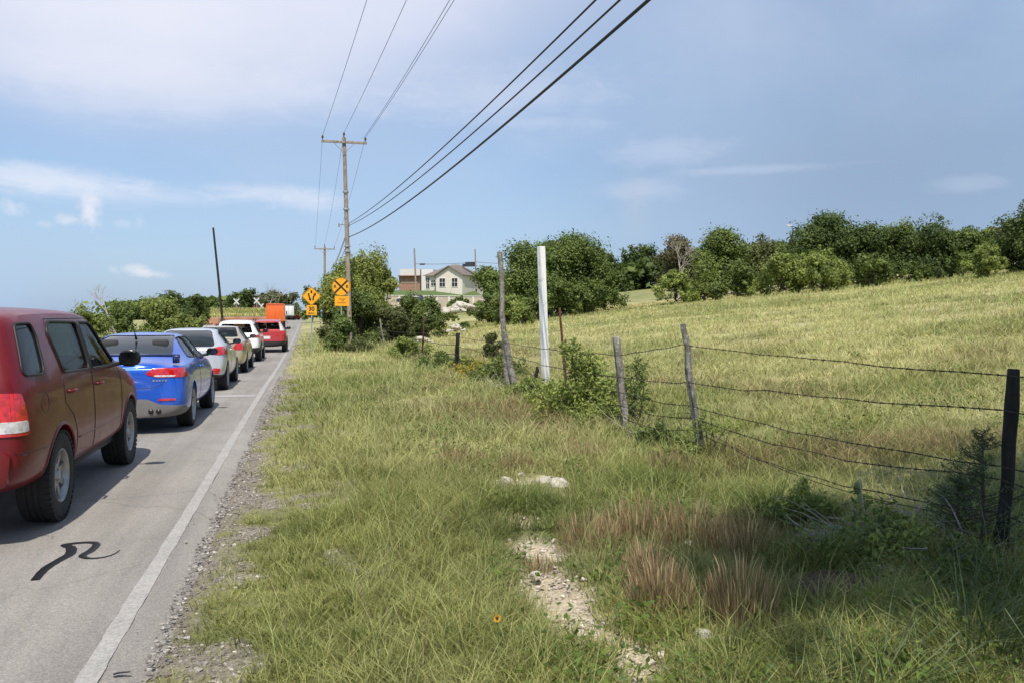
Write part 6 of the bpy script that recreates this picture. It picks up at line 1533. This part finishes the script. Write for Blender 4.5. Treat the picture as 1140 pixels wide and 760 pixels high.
def simple_suv(name, label, x, y, pm, hs_, wb, lights, black, rails=False):
    c = Car(name, label, 'car', x, y, suvst(H_=hs_), pm, 1.82, wb, .35, .22, .23, 'five', cabin=(-.5, 2.3, .9, .76))
    zt_ = 1.53 * hs_
    c.window([(-.45, 1.12), (.10, 1.11), (.10, zt_ - .04), (-.42, zt_ - .07)], .05); c.window([(.20, 1.11), (1.02, 1.10), (1.02, zt_), (.20, zt_)], .05); c.window([(1.10, 1.10), (2.15, 1.07), (2.2, 1.1), (1.65, zt_ - .06), (1.5, zt_), (1.10, zt_)], .04, M_GLASSC)
    c.endglass([(-.62, 1.12), (.62, 1.12), (.52, zt_ - .04), (-.52, zt_ - .04)], -1.2, -.15, 'rear_window'); c.endglass([(-.64, 1.16), (.64, 1.16), (.54, zt_), (-.54, zt_)], 1.5, 2.8, 'windshield', M_GLASSC)
    c.finish(); c.arches(M_BLKPL if black else pm, .02); c.mirror(2.05, 1.14, w=.22, h=.16); c.handles([(.4, .98), (1.25, .97)], pm); c.seats((.45, 1.3), .9); c.dash(2.15, 1.04, 1.2)
    for P in lights: c.patch2('tail_light', M_RED, P, 'y', -1.3, -.55, o=.012, r=.02)
    c.patch('lower_bumper', M_BLKPL, [(-1.0, .2), (1.0, .2), (1.0, .55), (-1.0, .55)], 'y', -1.3, -.40, o=.02, r=0)
    c.patch('number_plate', M_XW, [(-.155, .66), (.155, .66), (.155, .80), (-.155, .80)], 'y', -1.3, -.5, o=.01, r=.01)
    m = MB()
    for sd_ in (1, -1): m = MB(); m.tube([(sd_ * .60, -.2, 1.60 * hs_), (sd_ * .60, 0, 1.66 * hs_), (sd_ * .60, 1.4, 1.66 * hs_), (sd_ * .60, 1.6, 1.60 * hs_)], .018, 6); m.build('roof_rail', M_GALV if rails else M_BLKPL, c.root, True)
    m = MB(); m.box((0, 1.2, .40), (1.1, 3.4, .2)); m.build('chassis', M_BLKPL, c.root); return c
P_WHT = paint('white_paint', (.78, .77, .74), .0, .35, .06); P_RD2 = paint('red_paint', (.42, .018, .016), .1, .35, .06)
simple_suv('suv', 'white crossover, fifth in the queue between the gold sedan and the red one', LX - .72, 34.4, P_WHT, .985, 2.65, [[(.60, .94), (1.0, .94), (1.0, 1.06), (.64, 1.02)]], True)
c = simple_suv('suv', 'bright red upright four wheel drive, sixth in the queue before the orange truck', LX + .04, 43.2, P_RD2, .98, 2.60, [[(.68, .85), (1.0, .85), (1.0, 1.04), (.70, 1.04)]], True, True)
c.patch2('pillar_glare', M_CLR, [(.62, 1.06), (.86, 1.06), (.70, 1.5), (.56, 1.5)], 'y', -1.3, -.3, o=.012, r=.02)  # sun glare on the rear pillars put in as pale strips, no lens there
# -------- orange truck, white box truck, far cars
def boxtruck(name, label, px, d, w, h, bh0, mat, matcab, frame=None, yaw=0, cat='truck', panel_=None):
    x, y = G(px, d); root = empty(name, (x, y, float(road_z(y))), yaw, label, cat, 'vehicles queueing in the lane')
    m = MB(); m.box((0, 2.2, (h + bh0) / 2), (w, 4.4, h - bh0), bev=.12); bo = m.build('cargo_box', mat, root, True, angle=40)
    m = MB()
    for s_ in (-1, 1): m.box((s_ * (w / 2 - .05), -.02, (h + bh0) / 2), (.09, .06, h - bh0 - .1))
    m.box((0, -.02, h - .06), (w - .1, .06, .10)); m.box((0, -.02, bh0 + .06), (w - .1, .06, .12)); m.build('door_frame', frame or M_GALV, bo)
    m = MB()
    for s_ in (-.33, 0, .33): m.box((s_ * w, -.015, (h + bh0) / 2), (.03, .04, h - bh0 - .25))
    m.build('door_bar', frame or M_GALV, bo)
    m = MB(); m.box((0, 2.2, bh0 - .12), (.9, 5.6, .2)); m.box((0, .1, .55), (w * .9, .12, .12)); m.build('chassis', M_BLKPL, root)
    m = MB(); m.prism([(4.55, .6), (6.7, .6), (6.7, 1.3), (5.9, 1.5), (5.5, 2.3), (4.55, 2.35)], 'x', -w * .44, w * .44); cb = m.build('cab', matcab, root); m = MB(); m.prism([(4.75, 1.45), (5.75, 1.45), (5.4, 2.15), (4.75, 2.2)], 'x', -w * .445, w * .445); m.build('side_window', M_BLKGL, cb)
    for s_ in (-1, 1):
        m = MB(); m.box((s_ * w * .56, 5.6, 1.75), (.12, .08, .42)); m.build('mirror', M_BLKPL, root)
        m = MB(); m.box((s_ * w * .40, -.03, bh0 - .12), (.16, .05, .12)); m.build('tail_light', M_RED, root)
        for yy in (.9, 5.6): wheel(root, s_ * (w / 2 - .18), yy, .42, .26, .24, 'steel', s_)
    return root
P_ORG = paint('orange_paint', (.80, .14, .012), 0, .4, .05)
boxtruck('truck', 'bright orange box truck ahead of the red four wheel drive', 306.5, 90, 1.9, 2.72, .85, P_ORG, P_ORG, P_ORG)
boxtruck('truck', 'far white box truck near the crossing, right of the orange one', 321.5, 165, 2.1, 3.0, .9, P_WHT, P_WHT, yaw=0)
def farcar(name, px, d, rz, pm, label, group, zoff=0, z=None):
    x, y = G(px, d); root = empty(name, (x, y, (gzf(x, y) if z is None else z) + zoff), rz, label, 'car', group)
    me = loft(suvst(H_=.93), 1); link_mesh('body', smooth_me(me), pm, root)
    gm_ = smooth_me(boolean(shell(me, .012, -.05), prism_mesh([(-.6, 1.12), (2.35, 1.08), (1.6, 1.46), (-.5, 1.42)], 'x', -1.4, 1.4), 'INTERSECT')); link_mesh('side_window', gm_, M_BLKGL, root)
    for yy in (0, 2.65):
        for s_ in (1, -1): wheel(root, s_ * .80, yy, .33, .2, .22, 'five', s_)
    return root
x, y = G(464, 130); farcar('car', 466, 132, 1.5, paint('dark_blue_paint', (.03, .03, .09), .3), 'small dark blue car parked under the retaining wall', 'cars far off', 0, z=H(339, 132))
farcar('car', 331, 185, 1.2, P_RD2, 'small red car near the crossing right of the white box truck', 'cars far off', .05)
